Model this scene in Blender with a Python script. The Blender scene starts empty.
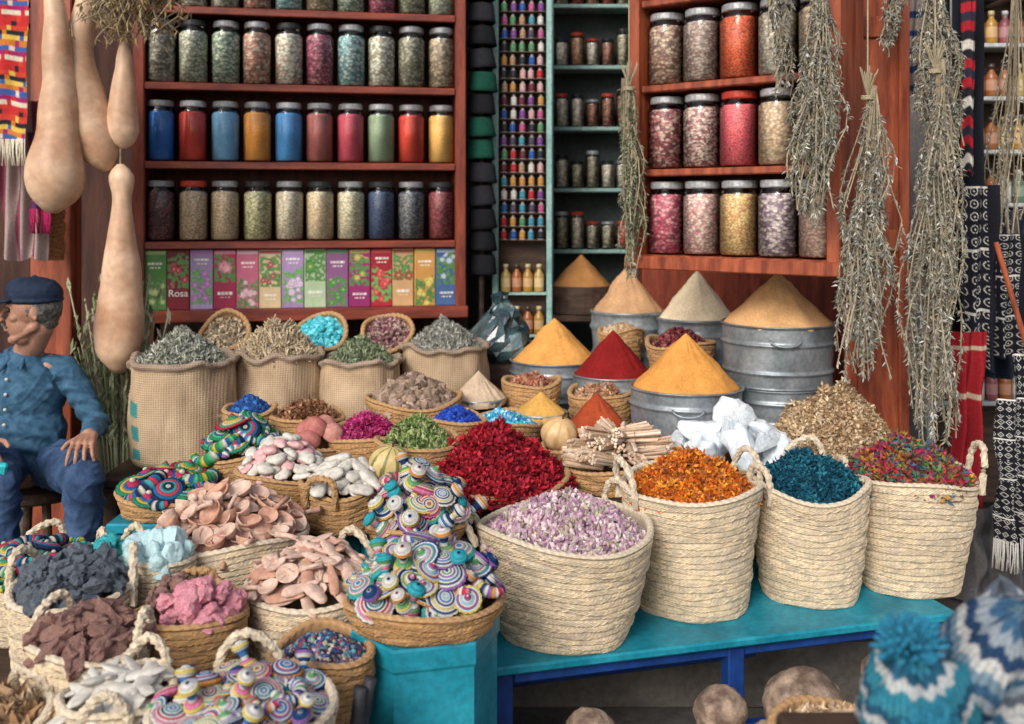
import bpy, bmesh, math, random
import numpy as np
from mathutils import Vector, Matrix, Euler, noise
R=random.Random(11); NR=np.random.RandomState(5)
pi=math.pi
sc=bpy.context.scene; COL=sc.collection
sc.view_settings.view_transform='Standard'; sc.view_settings.look='None'; sc.view_settings.exposure=0

# ---------------------------------------------------------------- materials
def nmat(name):
    m=bpy.data.materials.new(name); m.use_nodes=True
    nt=m.node_tree; nt.nodes.clear()
    o=nt.nodes.new('ShaderNodeOutputMaterial'); b=nt.nodes.new('ShaderNodeBsdfPrincipled')
    nt.links.new(b.outputs[0],o.inputs[0]); return m,nt,b
def texnoise(nt,scale,detail=3,mapscale=(1,1,1)):
    tc=nt.nodes.new('ShaderNodeTexCoord'); mp=nt.nodes.new('ShaderNodeMapping'); mp.inputs['Scale'].default_value=mapscale
    n=nt.nodes.new('ShaderNodeTexNoise'); n.inputs['Scale'].default_value=scale; n.inputs['Detail'].default_value=detail
    nt.links.new(tc.outputs['Object'],mp.inputs[0]); nt.links.new(mp.outputs[0],n.inputs['Vector']); return n
def ramp(nt,src,stops,const=False):
    r=nt.nodes.new('ShaderNodeValToRGB'); cr=r.color_ramp
    if const: cr.interpolation='CONSTANT'
    while len(cr.elements)<len(stops): cr.elements.new(.5)
    for e,(p,c) in zip(cr.elements,stops): e.position=p; e.color=(*c,1)
    nt.links.new(src,r.inputs[0]); return r
def bump(nt,b,src,strength=.4,dist=.01):
    n=nt.nodes.new('ShaderNodeBump'); n.inputs['Strength'].default_value=strength; n.inputs['Distance'].default_value=dist
    nt.links.new(src,n.inputs['Height']); nt.links.new(n.outputs[0],b.inputs['Normal'])
def mul(nt,a,bb,fac=1):
    m=nt.nodes.new('ShaderNodeMix'); m.data_type='RGBA'; m.blend_type='MULTIPLY'; m.inputs[0].default_value=fac
    nt.links.new(a,m.inputs[6]); nt.links.new(bb,m.inputs[7]); return m.outputs[2]
_mc={}
def M_v(rough=.85,scale=60,lo=.7,bs=.3,bd=.003,spec=.3,metal=0,name='painted_detail'):
    k=('v',rough,scale,lo,bs,bd,spec,metal)
    if k in _mc: return _mc[k]
    m,nt,b=nmat(name); a=nt.nodes.new('ShaderNodeAttribute'); a.attribute_name='Col'
    n=texnoise(nt,scale,4); r=ramp(nt,n.outputs[0],[(.3,(lo,lo,lo)),(.7,(1.12,1.12,1.12))])
    nt.links.new(mul(nt,a.outputs['Color'],r.outputs[0]),b.inputs['Base Color'])
    b.inputs['Roughness'].default_value=rough; b.inputs['Specular IOR Level'].default_value=spec; b.inputs['Metallic'].default_value=metal
    bump(nt,b,n.outputs[0],bs,bd); _mc[k]=m; return m
def M_two(name,c1,c2,scale=8,ms=(1,1,1),rough=.7,bs=.3,bd=.005,spec=.3,metal=0,lohi=(.35,.65),fine=.75):
    k=('t',name)
    if k in _mc: return _mc[k]
    m,nt,b=nmat(name); n=texnoise(nt,scale,6,ms); r=ramp(nt,n.outputs[0],[(lohi[0],c1),(lohi[1],c2)])
    n2=texnoise(nt,scale*9,3,ms); r2=ramp(nt,n2.outputs[0],[(.3,(fine,fine,fine)),(.7,(1.1,1.1,1.1))])
    nt.links.new(mul(nt,r.outputs[0],r2.outputs[0]),b.inputs['Base Color'])
    b.inputs['Roughness'].default_value=rough; b.inputs['Specular IOR Level'].default_value=spec; b.inputs['Metallic'].default_value=metal
    bump(nt,b,n2.outputs[0],bs,bd); _mc[k]=m; return m
def M_cells(name,cols,scale=60,rough=.8,bd=.003):
    k=('c',name)
    if k in _mc: return _mc[k]
    cols=[tuple(min(.9,x*1.45+.02) for x in c) for c in cols]
    m,nt,b=nmat(name); tc=nt.nodes.new('ShaderNodeTexCoord'); v=nt.nodes.new('ShaderNodeTexVoronoi'); v.inputs['Scale'].default_value=scale
    mp=nt.nodes.new('ShaderNodeMapping'); mp.inputs['Scale'].default_value=(1,1,1.5); mp.inputs['Rotation'].default_value=(.6,.5,0)
    nt.links.new(tc.outputs['Object'],mp.inputs[0]); nt.links.new(mp.outputs[0],v.inputs['Vector'])
    sx=nt.nodes.new('ShaderNodeSeparateColor'); nt.links.new(v.outputs['Color'],sx.inputs[0])
    r=ramp(nt,sx.outputs[0],[(i/len(cols),c) for i,c in enumerate(cols)],True)
    d=ramp(nt,v.outputs['Distance'],[(0.25,(1,1,1)),(.8,(.45,.45,.45))])
    nt.links.new(mul(nt,r.outputs[0],d.outputs[0]),b.inputs['Base Color']); b.inputs['Roughness'].default_value=rough
    iv=nt.nodes.new('ShaderNodeMath'); iv.operation='SUBTRACT'; iv.inputs[0].default_value=1; nt.links.new(v.outputs['Distance'],iv.inputs[1])
    bump(nt,b,iv.outputs[0],.35,bd); _mc[k]=m; return m
def M_powder(name,c):
    return M_two(name,tuple(x*.86 for x in c),tuple(min(1,x*1.12) for x in c),14,rough=.95,bs=.35,bd=.003,spec=.1,fine=.85)
def M_glass():
    if 'g' in _mc: return _mc['g']
    m=bpy.data.materials.new('clear_glass'); m.use_nodes=True; nt=m.node_tree; nt.nodes.clear()
    o=nt.nodes.new('ShaderNodeOutputMaterial'); t=nt.nodes.new('ShaderNodeBsdfTransparent'); g=nt.nodes.new('ShaderNodeBsdfGlossy'); g.inputs['Roughness'].default_value=.08
    t.inputs[0].default_value=(.98,.99,.99,1); f=nt.nodes.new('ShaderNodeFresnel'); f.inputs[0].default_value=1.5
    mx=nt.nodes.new('ShaderNodeMixShader'); nt.links.new(f.outputs[0],mx.inputs[0]); nt.links.new(t.outputs[0],mx.inputs[1]); nt.links.new(g.outputs[0],mx.inputs[2])
    nt.links.new(mx.outputs[0],o.inputs[0]); _mc['g']=m; return m
W_RED=M_two('red_brown_wood',(.10,.018,.012),(.25,.048,.024),5,(1,1,7),.42,.3,.003,.4)
W_REDV=M_two('red_brown_wood_upright',(.11,.02,.012),(.26,.052,.025),5,(7,7,1),.42,.3,.003,.4)
W_ORG=M_two('orange_brown_wood',(.16,.03,.014),(.38,.09,.035),5,(7,7,.8),.42,.3,.003,.4)
W_DARK=M_two('dark_brown_wood',(.03,.018,.012),(.08,.045,.03),6,(1,6,6),.7,.4,.004)
W_TURQ=M_two('turquoise_painted_wood',(.0,.17,.24),(.02,.28,.37),7,(1,1,1),.45,.25,.002,.4)
W_BLUE=M_two('blue_painted_wood',(.005,.03,.15),(.01,.06,.26),7,(1,1,1),.5,.25,.002,.4)
W_MINT=M_two('mint_painted_wood',(.18,.33,.31),(.33,.49,.45),7,(1,1,1),.6,.25,.002)
METAL=M_two('galvanised_metal',(.16,.19,.21),(.36,.39,.41),9,(1,1,1),.42,.15,.003,.5,.5)
BLACKP=M_two('black_plastic_lid',(.012,.012,.014),(.03,.03,.03),20,rough=.4)
STRING=M_two('twine',(.3,.25,.15),(.45,.38,.25),40)

# ---------------------------------------------------------------- mesh helpers
def mesh(name,V,F,mat,C=None,smooth=False):
    me=bpy.data.meshes.new(name); V=np.asarray(V,dtype=float)
    me.from_pydata(V.tolist(),[],F if isinstance(F,list) else F.tolist()); 
    if C is not None:
        C=np.asarray(C,dtype=float)
        if C.ndim==1: C=np.tile(C,(len(V),1))
        c4=np.ones((len(V),4)); c4[:,:3]=C[:,:3]
        a=me.color_attributes.new('Col','FLOAT_COLOR','POINT'); a.data.foreach_set('color',c4.ravel())
    if smooth: me.polygons.foreach_set('use_smooth',[True]*len(me.polygons))
    if mat: me.materials.append(mat)
    me.update(); return me
def put(name,me,loc=(0,0,0),rot=(0,0,0),scl=(1,1,1),parent=None,label=None,cat=None,group=None,kind=None):
    o=bpy.data.objects.new(name,me); COL.objects.link(o); o.location=loc
    o.rotation_euler=rot if not isinstance(rot,Matrix) else rot.to_euler()
    o.scale=scl if hasattr(scl,'__len__') else (scl,)*3
    if parent: o.parent=parent
    if label: o['label']=label
    if cat: o['category']=cat
    if group: o['group']=group
    if kind: o['kind']=kind
    return o
def thing(name,loc,label,cat,rot=(0,0,0),group=None):
    o=put(name,None,loc,rot,label=label,cat=cat,group=group); o.empty_display_size=.05; return o
class MB:
    def __init__(s): s.V=[];s.F=[];s.C=[];s.n=0
    def add(s,V,F,c=(1,1,1),M=None):
        V=np.asarray(V,float)
        if M is not None:
            A=np.array(M.to_3x3()); V=V@A.T+np.array(M.to_translation())
        F=[tuple(i+s.n for i in f) for f in F]
        c=np.asarray(c,float); c=c if c.ndim==2 else np.tile(c,(len(V),1))
        s.V.append(V);s.F+=F;s.C.append(c);s.n+=len(V)
    def mesh(s,name,mat,smooth=False): return mesh(name,np.vstack(s.V),s.F,mat,np.vstack(s.C),smooth)
def box(cx,cy,cz,sx,sy,sz,b=.004):
    bm=bmesh.new(); bmesh.ops.create_cube(bm,size=1)
    for v in bm.verts: v.co=Vector((v.co.x*sx,v.co.y*sy,v.co.z*sz))
    if b: bmesh.ops.bevel(bm,geom=bm.edges[:],offset=min(b,sx*.3,sy*.3,sz*.3),segments=1,affect='EDGES')
    bm.verts.index_update(); V=[(v.co.x+cx,v.co.y+cy,v.co.z+cz) for v in bm.verts]; F=[tuple(v.index for v in f.verts) for f in bm.faces]; bm.free(); return V,F
def boxmesh(name,dims,mat,b=.004):
    V,F=box(0,0,0,*dims,b); return mesh(name,V,F,mat)
def board(name,c,dims,mat,parent,b=.004,**k):
    return put(name,boxmesh(name,dims,mat,b),c,parent=parent,**k)
def gridF(nr,ns,wrap=True,off=0):
    F=[]
    for i in range(nr-1):
        for j in range(ns if wrap else ns-1):
            a=i*ns+j; b=i*ns+(j+1)%ns; F.append((a+off,b+off,b+ns+off,a+ns+off))
    return F
def lathe(prof,seg=24,rf=None):
    th=np.linspace(0,2*pi,seg,endpoint=False); V=[]
    for r,z in prof:
        rr=max(r,1e-4)*(rf(th,z) if rf else 1)
        V.append(np.stack([rr*np.cos(th),rr*np.sin(th),np.full(seg,z)],1))
    return np.vstack(V),gridF(len(prof),seg)
def tube(pts,rad,seg=8,twist=None):
    pts=[Vector(p) for p in pts]; V=[]; n=len(pts); up=Vector((0.13,.21,1)).normalized()
    for i,p in enumerate(pts):
        t=(pts[min(i+1,n-1)]-pts[max(i-1,0)]).normalized(); a=t.cross(up)
        if a.length<.05: a=t.cross(Vector((1,0,0)))
        a.normalize(); b=t.cross(a); r=rad[i] if hasattr(rad,'__len__') else rad
        for j in range(seg):
            q=2*pi*j/seg; rr=r*(1+(twist*math.sin(3*q+i*1.3) if twist else 0))
            V.append(p+a*math.cos(q)*rr+b*math.sin(q)*rr)
    F=gridF(n,seg); F.append(tuple(range(seg))[::-1]); F.append(tuple(range((n-1)*seg,n*seg)))
    return np.array([tuple(v) for v in V]),F
T_petal=(np.array([(-.5,0,0),(0,-.3,.14),(.5,0,.05),(0,.3,.14),(0,0,-.03)]),[(0,1,4),(1,2,4),(2,3,4),(3,0,4)])
T_leaf=(np.array([(-.5,0,0),(0,-.14,.05),(.5,0,.05),(0,.14,.05)]),[(0,1,3),(1,2,3)])
def ico(jit=.2,sub=1,seed=1):
    bm=bmesh.new(); bmesh.ops.create_icosphere(bm,subdivisions=sub,radius=.5); rr=random.Random(seed)
    V=np.array([tuple(v.co*(1+rr.uniform(-jit,jit))) for v in bm.verts]); F=[tuple(v.index for v in f.verts) for f in bm.faces]; bm.free(); return V,F
T_chunk=ico(.28,1,3); T_bead=ico(0,1,1)
T_bud=(T_chunk[0]*np.array([1,.62,.62]),T_chunk[1])
T_stick=(np.array([(x,y,z) for x in(-.5,.5) for y,z in((-.04,-.04),(.04,-.04),(.04,.04),(-.04,.04))]),[(0,1,5,4),(1,2,6,5),(2,3,7,6),(3,0,4,7),(0,3,2,1),(4,5,6,7)])
def flower(n=5,cup=.3):
    V=[(0,0,0)];F=[]
    for i in range(n):
        a=2*pi*i/n
        for da,r,z in((-.45,.32,cup*.5),(0,.5,cup),(.45,.32,cup*.5)): V.append((r*math.cos(a+da),r*math.sin(a+da),z))
        k=1+3*i; F+=[(0,k,k+1),(0,k+1,k+2)]
    return np.array(V),F
T_flower=flower(5,.3)
T_curl=(np.vstack([flower(4,.45)[0],flower(3,-.3)[0]+[0,0,.1]]),flower(4)[1]+[tuple(i+13 for i in f) for f in flower(3)[1]])
def pile(name,label,cat,x,y,z0,r,h,tm,size,n,pal,p=1.7,rough=.85,lump=.06,elong=1,spec=.3,ax=1.0,kind='stuff',flat=1.0):
    """heap of loose goods: lumpy mound with thousands of modelled pieces lying on it"""
    sd=R.uniform(0,99)
    def hz(px,py):
        d=math.hypot(px,py/ax)/r
        return h*(1-min(d,1)**p)+r*lump*noise.noise(Vector((px*9/r*.5,py*9/r*.5,sd)))*2*(1.1-min(d,1))
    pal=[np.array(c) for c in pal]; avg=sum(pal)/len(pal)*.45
    mb=MB(); nr,ns=12,32; V=[]
    for i in range(nr):
        q=i/(nr-1)*.995
        for j in range(ns):
            a=2*pi*j/ns; px,py=r*q*math.cos(a),r*q*math.sin(a)*ax; V.append((px,py,hz(px,py)-size*.25))
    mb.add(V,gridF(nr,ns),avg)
    tv,tf=tm; k=len(tv)
    ang=NR.rand(n)*2*pi; rad=np.sqrt(NR.rand(n))*r*.99
    P=np.stack([rad*np.cos(ang),rad*np.sin(ang)*ax,np.zeros(n)],1)
    for i in range(n): P[i,2]=hz(P[i,0],P[i,1])+R.uniform(-.15,.35)*size
    e=NR.rand(n,3)*2*pi; e[:,:2]=(e[:,:2]-pi)*flat
    Vs=[];Fs=[];Cs=[]
    for i in range(n):
        A=np.array(Euler(e[i]).to_matrix())*size*R.uniform(.6,1.25)
        Vs.append(tv*[elong,1,1]@A.T+P[i]); c=R.choice(pal)*R.uniform(.65,1.25); Cs.append(np.tile(c,(k,1)))
        o=i*k; Fs+=[tuple(t+o for t in f) for f in tf]
    mb.add(np.vstack(Vs),Fs,np.clip(np.vstack(Cs),0,1))
    return put(name,mb.mesh(name,M_v(rough,90,.75,.2,.001,spec)),(x,y,z0),label=label,cat=cat,kind=kind)
def cone(x,y,z,r,h,c,label,name='spice_cone'):
    n=34; prof=[(r*(1-i/n)**.97+.0012, h*(i/n)) for i in range(n+1)]; prof[-1]=(.0001,h)
    sd=R.uniform(0,50)
    V,F=lathe([(r*.97,-.02)]+prof,64)
    for v in V: 
        L=math.hypot(v[0],v[1])+1e-6; a=math.atan2(v[1],v[0])
        q=noise.noise(Vector((v[0]*12+sd,v[1]*12,v[2]*12)))*.011+noise.noise(Vector((v[0]*60+sd,v[1]*60,v[2]*60)))*.0030+noise.noise(Vector((math.cos(a)*6+sd,math.sin(a)*6,v[2]*2)))*.006
        v[0]+=v[0]/L*q*min(1,L*25); v[1]+=v[1]/L*q*min(1,L*25)
    return put(name,mesh(name,V,F,M_powder('powder_%s'%label.replace(' ','_'),c),smooth=True),(x,y,z),label=label,cat='spice')
# ---------------------------------------------------------------- baskets (rows of plaited palm with chevron strands)
def basket_mesh(rb,rt,h,seed,row=.018,col=(.56,.45,.30),amp=.0034,wb=1.0):
    rg=np.random.RandomState(seed); rows=max(2,int(round(h*1.05/row))); k=min(110,int(2*pi*rt/.012)); seg=k*3; sub=6
    th=np.linspace(0,2*pi,seg,endpoint=False); a,b,c=rg.rand(3)*6; V=[];C=[]
    base=np.array(col)
    def W(t): return 1+wb*(.02*np.sin(2*th+a+1.2*t)+.012*np.sin(3*th+b-2.2*t)+.008*np.sin(5*th+c+6*t)+.004*np.sin(9*th+a+9*t))
    def Z(t): return wb*(.010*np.sin(2*th+c)+.005*np.sin(3*th+a))*t
    N=rows*sub+1
    for i in range(N):
        t=i/(N-1); rr=rb+(rt-rb)*(t**.80); ri=i//sub; v=(i%sub)/sub
        if i%sub==0: sr=rg.rand(k); rt_=(1+.14*(rg.rand()-.5)); rj=(rg.rand()-.5)*.002
        pr=min(1,math.sin(pi*v)*2.2) if i<N-1 else 0
        u=th*k/(2*pi)+1.5*abs(2*v-1); ci=np.floor(u).astype(int)%k; fr=u-np.floor(u)
        br=np.sin(pi*fr)**.7
        d=amp*pr*(.45+.55*br)*(.7+.6*sr[ci])+rj+.0015*np.sin(6*th+ri*2)
        R_=(rr+d)*W(t); z=h*t+Z(t)+(.003*np.sin(3*th+ri)+.0015*np.sin(8*th+ri*3) if 0<i<N-1 else 0)
        V.append(np.stack([R_*np.cos(th),R_*np.sin(th),z],1))
        cv=(.52+.26*pr+.26*br)*(.78+.36*sr[ci])*rt_*(1+.07*np.sin(th*2+ri*.3+a)); C.append(base[None]*cv[:,None]*np.stack([np.ones(seg),1-.05*sr[ci],1-.16*sr[ci]],1)*1.06)
    kk=max(6,int(2*pi*rt/.02))
    for q in (.5,1.2,1.9,2.6,3.2):
        d=.0078*(1+.25*np.abs(np.sin(kk/2*th+q)))
        R_=(rt-.004+d*math.cos(q-.3))*W(1); z=h+.004+d*math.sin(q-.3)+Z(1)
        V.append(np.stack([R_*np.cos(th),R_*np.sin(th),z],1)); C.append(np.tile(base,(seg,1))*(.78+.28*np.abs(np.sin(kk/2*th+q)))[:,None])
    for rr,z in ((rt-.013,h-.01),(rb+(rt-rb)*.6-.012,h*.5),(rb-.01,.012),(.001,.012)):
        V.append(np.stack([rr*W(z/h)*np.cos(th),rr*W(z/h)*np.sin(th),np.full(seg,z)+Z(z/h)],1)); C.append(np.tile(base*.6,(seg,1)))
    nr=len(V); F=gridF(nr,seg)
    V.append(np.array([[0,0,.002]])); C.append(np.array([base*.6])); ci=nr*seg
    F+=[(ci,(j+1)%seg,j) for j in range(seg)]
    return mesh('woven_basket',np.vstack(V),F,M_v(.9,120,.82,.3,.0015,.15),np.clip(np.vstack(C),0,1))
def handle_mesh(rt,h,phi,w,hh,lean,col=(.56,.45,.30)):
    o=Vector((math.cos(phi),math.sin(phi),0)); t=Vector((-o.y,o.x,0)); c=o*(rt-.004)
    pts=[]; rad=[]; k1=R.uniform(-.02,.02); k2=R.uniform(0,6)
    for i in range(41):
        s=pi*i/40; pts.append(c+t*(math.cos(s)*w/2*(1+.12*math.sin(s))+k1*math.sin(s))+Vector((0,0,h-.03+ (hh+.03)*math.sin(s)**.75+.006*math.sin(s*3+k2)*math.sin(s))) +o*lean*math.sin(s)); rad.append(.0085*(.85+.3*abs(math.sin(i*.9))))
    V,F=tube(pts,rad,9,.2); C=np.tile(np.array(col),(len(V),1))*(.72+.36*NR.rand(len(V),1))
    return mesh('basket_handle',V,F,M_v(.9,120,.8,.4,.002,.15),C)
_bs=[0]
def straw(x,y,z,rb,rt,h,label,handles=(),col=(.56,.45,.30),name='straw_basket',cat='basket',rot=(0,0,0),row=.015,wb=1.0):
    _bs[0]+=1
    me=basket_mesh(rb,rt,h,_bs[0],row,col,wb=wb)
    if not handles: return put(name,me,(x,y,z),rot,label=label,cat=cat)
    t=thing(name,(x,y,z),label,cat,rot)
    put('body',me,parent=t)
    for (phi,w,hh,lean) in handles: put('handle',handle_mesh(rt,h,math.radians(phi),w,hh,lean,col),parent=t)
    return t
WICK=(.42,.25,.12)
def itemheap(meshes,x,y,z0,r,h,n,s=(.9,1.1),tilt=.5,layers=1,drop=.02,name='item',labels=None,cat='item',group='',ax=1,p=1.7,flip=False,jit=.004):
    k=R.uniform(0,6)
    for L in range(layers):
        for i in range(n):
            q=math.sqrt((i+.5)/n); a=i*2.39996+k+L; rr=r*q*(1-.1*L)
            px=rr*math.cos(a)+R.uniform(-.01,.01); py=rr*math.sin(a)*ax+R.uniform(-.01,.01)
            z=z0+h*(1-q**p)+R.uniform(-jit,jit)-L*drop*(1-.6*q*q)
            sl=math.atan(h*p*q**(p-1)/r)*.8
            nrm=Vector((math.cos(a)*math.sin(sl)+R.uniform(-tilt,tilt),math.sin(a)*math.sin(sl)+R.uniform(-tilt,tilt),math.cos(sl)+.15)).normalized()
            if flip and R.random()<.4: nrm=-nrm
            M=nrm.to_track_quat('Z','Y').to_matrix()@Matrix.Rotation(R.uniform(0,6.28),3,'Z')
            mi=R.randrange(len(meshes)); lb=labels[mi] if isinstance(labels,list) else labels
            put(name,meshes[mi],(x+px,y+py,z),M,R.uniform(*s),label=lb,cat=cat,group=group)

# ---------------------------------------------------------------- setting
def structure(name,V,F,mat,label=None): return put(name,mesh(name,V,F,mat),kind='structure',label=label)
GR=M_two('stone_paving',(.10,.09,.08),(.17,.155,.14),3,rough=.9,bs=.5,bd=.01)
structure('ground',[(-40,-40,0),(40,-40,0),(40,40,0),(-40,40,0)],[(0,1,2,3)],GR)
V,F=box(0,4.45,.1,8,2.9,.2,.01); structure('pavement_step',V,F,M_two('worn_stone_step',(.09,.08,.07),(.16,.14,.12),5,rough=.9,bs=.5,bd=.01))
WALL=M_two('dark_maroon_wall',(.035,.015,.012),(.075,.03,.02),4,(6,1,.6),.8,.4,.005)
PLAS=M_two('dim_plaster_wall',(.05,.045,.04),(.09,.08,.07),4,rough=.9)
def building():
    t=thing('shop_building',(0,4.5,.2),'dark maroon timber shop front open in the middle','shop')
    for nm,c,d,m in (('wall',(-2.1,.07,1.5),(3.8,.14,3.0),WALL),('wall',(2.29,.02,1.5),(3.42,.14,3.0),W_REDV),('wall',(.2,1.05,1.5),(1.7,.1,3.0),PLAS),
                 ('wall',(-.27,.57,1.5),(.1,.84,3.0),PLAS),('wall',(.68,.55,1.5),(.1,.88,3.0),PLAS),('ceiling',(.2,.55,3.06),(1.9,1.2,.1),PLAS),
                 ('upper_facade',(0,.1,3.75),(8,.25,1.2),PLAS)):
        board(nm,c,d,m,t,.004)
building()

# ---------------------------------------------------------------- jars
def jar_parts(r,h,lidmat,cmat,fill):
    prof=[(.001,.002),(r*.9,.002),(r,.012),(r,h*.80),(r*.93,h*.86),(r*.80,h*.90),(r*.80,h*.97)]
    V,F=lathe(prof,24); g=mesh('jar_glass',V,F,M_glass(),smooth=True)
    n=8; pr=[(.001,.006),(r*.88,.006),(r*.955,.014)]+[(r*.955,.014+(h*.78*fill-.014)*i/n) for i in range(1,n+1)]+[(r*.8,h*.80*fill+.006),(.001,h*.81*fill+.006)]
    V,F=lathe(pr,26); c=mesh('jar_contents',V,F,cmat,smooth=True)
    V,F=lathe([(r*.74,h*.90),(r*.86,h*.905),(r*.88,h*.92),(r*.88,h*.985),(r*.83,h),(.001,h)],24); l=mesh('jar_lid',V,F,lidmat,smooth=False)
    return g,c,l
_jc={}
def jar(x,y,z,r,h,lid,cname,cols,scale,label,group,fill=1,rot=0):
    cm=M_cells(cname,cols,scale) if scale else M_powder(cname,cols[0])
    k=(r,h,lid.name,cname,fill)
    if k not in _jc: _jc[k]=jar_parts(r,h,lid,cm,fill)
    g,c,l=_jc[k]
    t=thing('glass_jar',(x,y,z),label,'jar',(0,0,rot),group)
    put('glass_body',g,parent=t); put('contents',c,parent=t); put('lid',l,parent=t)
LIDG=M_two('grey_metal_lid',(.34,.35,.36),(.54,.54,.56),12,rough=.35,metal=.4)
LIDD=M_two('pewter_metal_lid',(.20,.20,.21),(.36,.36,.37),12,rough=.35,metal=.3)
LIDR=M_two('red_metal_lid',(.35,.03,.02),(.5,.06,.03),12,rough=.4)
# left cabinet
A0=Vector((-1.52,4.03,0)); A1=Vector((-.205,4.27,0)); angL=math.atan2(A1.y-A0.y,A1.x-A0.x); LW=(A1-A0).length
cab=thing('display_cabinet',(A0.x,A0.y,1.08),'red brown wooden wall cabinet with open shelves of jars','cabinet',(0,0,angL))
LT=1.62
board('side_panel',(.015,.09,LT/2-.01),(.045,.2,LT+.0),W_REDV,cab); board('side_panel',(LW-.015,.09,LT/2-.01),(.045,.2,LT),W_REDV,cab)
board('back_panel',(LW/2,.185,LT/2),(LW-.08,.012,LT-.02),M_two('cabinet_back_wood',(.05,.015,.010),(.10,.03,.02),6,(6,1,1)),cab)
SZ=[0,.279,.605,.925,1.235]
for i,z in enumerate(SZ):
    board('shelf',(LW/2,.088,z),(LW-.078,.178,.024),W_RED,cab)
    if i: board('shelf_edge',(LW/2,-.008,z-.003),(LW-.078,.012,.030),W_RED,cab)
board('bottom_rail',(LW/2,-.018,-.012),(LW+.03,.02,.05),W_RED,cab)
def cabpt(ang,o,u,v): return o.x+u*math.cos(ang)-v*math.sin(ang), o.y+u*math.sin(ang)+v*math.cos(ang)
row2=[('blue',(.03,.19,.56),'bright blue pigment'),('red',(.62,.07,.05),'bright red powder'),('skyblue',(.22,.46,.68),'sky blue pigment'),('orange',(.85,.40,.09),'orange powder'),('azure',(.12,.38,.72),'azure blue pigment'),
      ('plum',(.45,.15,.13),'dark red powder'),('rose',(.62,.11,.15),'crimson powder'),('green',(.34,.42,.27),'sage green powder'),('scarlet',(.65,.08,.05),'scarlet powder'),('amber',(.84,.52,.17),'amber yellow powder')]
row3=[('darkfruit',[(.08,.02,.03),(.2,.05,.06),(.03,.01,.01)],'dark dried fruit'),('seedtan',[(.58,.42,.26),(.42,.27,.15),(.6,.5,.35)],'tan seeds'),('nutbeige',[(.6,.48,.33),(.5,.36,.22)],'beige nuts'),('pulse',[(.5,.46,.26),(.58,.54,.32),(.3,.28,.13)],'greenish pods'),
      ('pale',[(.62,.5,.36),(.46,.36,.25),(.7,.6,.46)],'pale seeds'),('mixtan',[(.58,.43,.27),(.62,.52,.36)],'mixed tan seeds'),('cream',[(.68,.58,.42),(.5,.42,.28)],'cream seeds'),('navy',[(.02,.04,.10),(.05,.08,.15)],'dark blue grains'),
      ('slate',[(.10,.11,.12),(.2,.2,.2),(.05,.05,.06)],'slate grey flakes'),('burg',[(.14,.02,.03),(.28,.05,.05)],'burgundy berries')]
row1=[('ashen',[(.5,.48,.4),(.35,.33,.26),(.18,.16,.12)],'grey herbs'),('sage',[(.4,.42,.3),(.58,.56,.44),(.25,.25,.18)],'sage leaves'),('palegreen',[(.12,.18,.12),(.46,.5,.38),(.3,.33,.25)],'green leaves'),('salmon',[(.5,.24,.17),(.28,.14,.09),(.55,.44,.33)],'reddish bark'),
      ('rosew',[(.6,.52,.42),(.42,.3,.22),(.65,.62,.5)],'white petals'),('hib',[(.35,.06,.12),(.45,.2,.22),(.16,.03,.05)],'pink petals'),('teal',[(.2,.38,.38),(.45,.52,.48),(.12,.22,.22)],'bluish leaves'),('bone',[(.62,.6,.5),(.35,.3,.2)],'bone coloured roots'),
      ('darkleaf',[(.14,.14,.09),(.35,.32,.22)],'dark leaves'),('chip',[(.45,.36,.24),(.22,.16,.1)],'brown chips')]
J=LW/10.35
for i in range(10):
    u=.09+i*J*.995
    jx=lambda: R.uniform(-.002,.002)
    x,y=cabpt(angL,A0,u,.062); rt=R.uniform(0,6)
    n,c,l=row1[i]; jar(x+jx(),y+jx(),1.08+SZ[3]+.0125,.0595,.262,BLACKP if i%3==1 else LIDD,'jar_'+n,c,(70,95,80)[i%3],'clear glass jar of %s with dark lid'%l,'glass jars on the cabinet shelves',1,rt)
    n,c,l=row2[i]; jar(x+jx(),y+jx(),1.08+SZ[2]+.0125,.0585,.25,LIDG if i%3==1 else LIDD,'jar_'+n,[c],0,'clear glass jar of %s with metal lid'%l,'glass jars on the cabinet shelves',1,rt)
    n,c,l=row3[i]; jar(x+jx(),y+jx(),1.08+SZ[1]+.0125,.0595,.248,(BLACKP if i%2 else LIDD) if i!=1 else LIDR,'jar_'+n,c,(110,140,120)[i%3],'clear glass jar of %s on a red shelf'%l,'glass jars on the cabinet shelves',1,rt)
    n,c,l=row1[(i*3+4)%10]; jar(x+jx(),y,1.08+SZ[4]+.0125,.0595,.24,BLACKP,'jar_'+n,c,75,'clear glass jar of %s with dark lid'%l,'glass jars on the cabinet shelves',1,rt)
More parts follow.
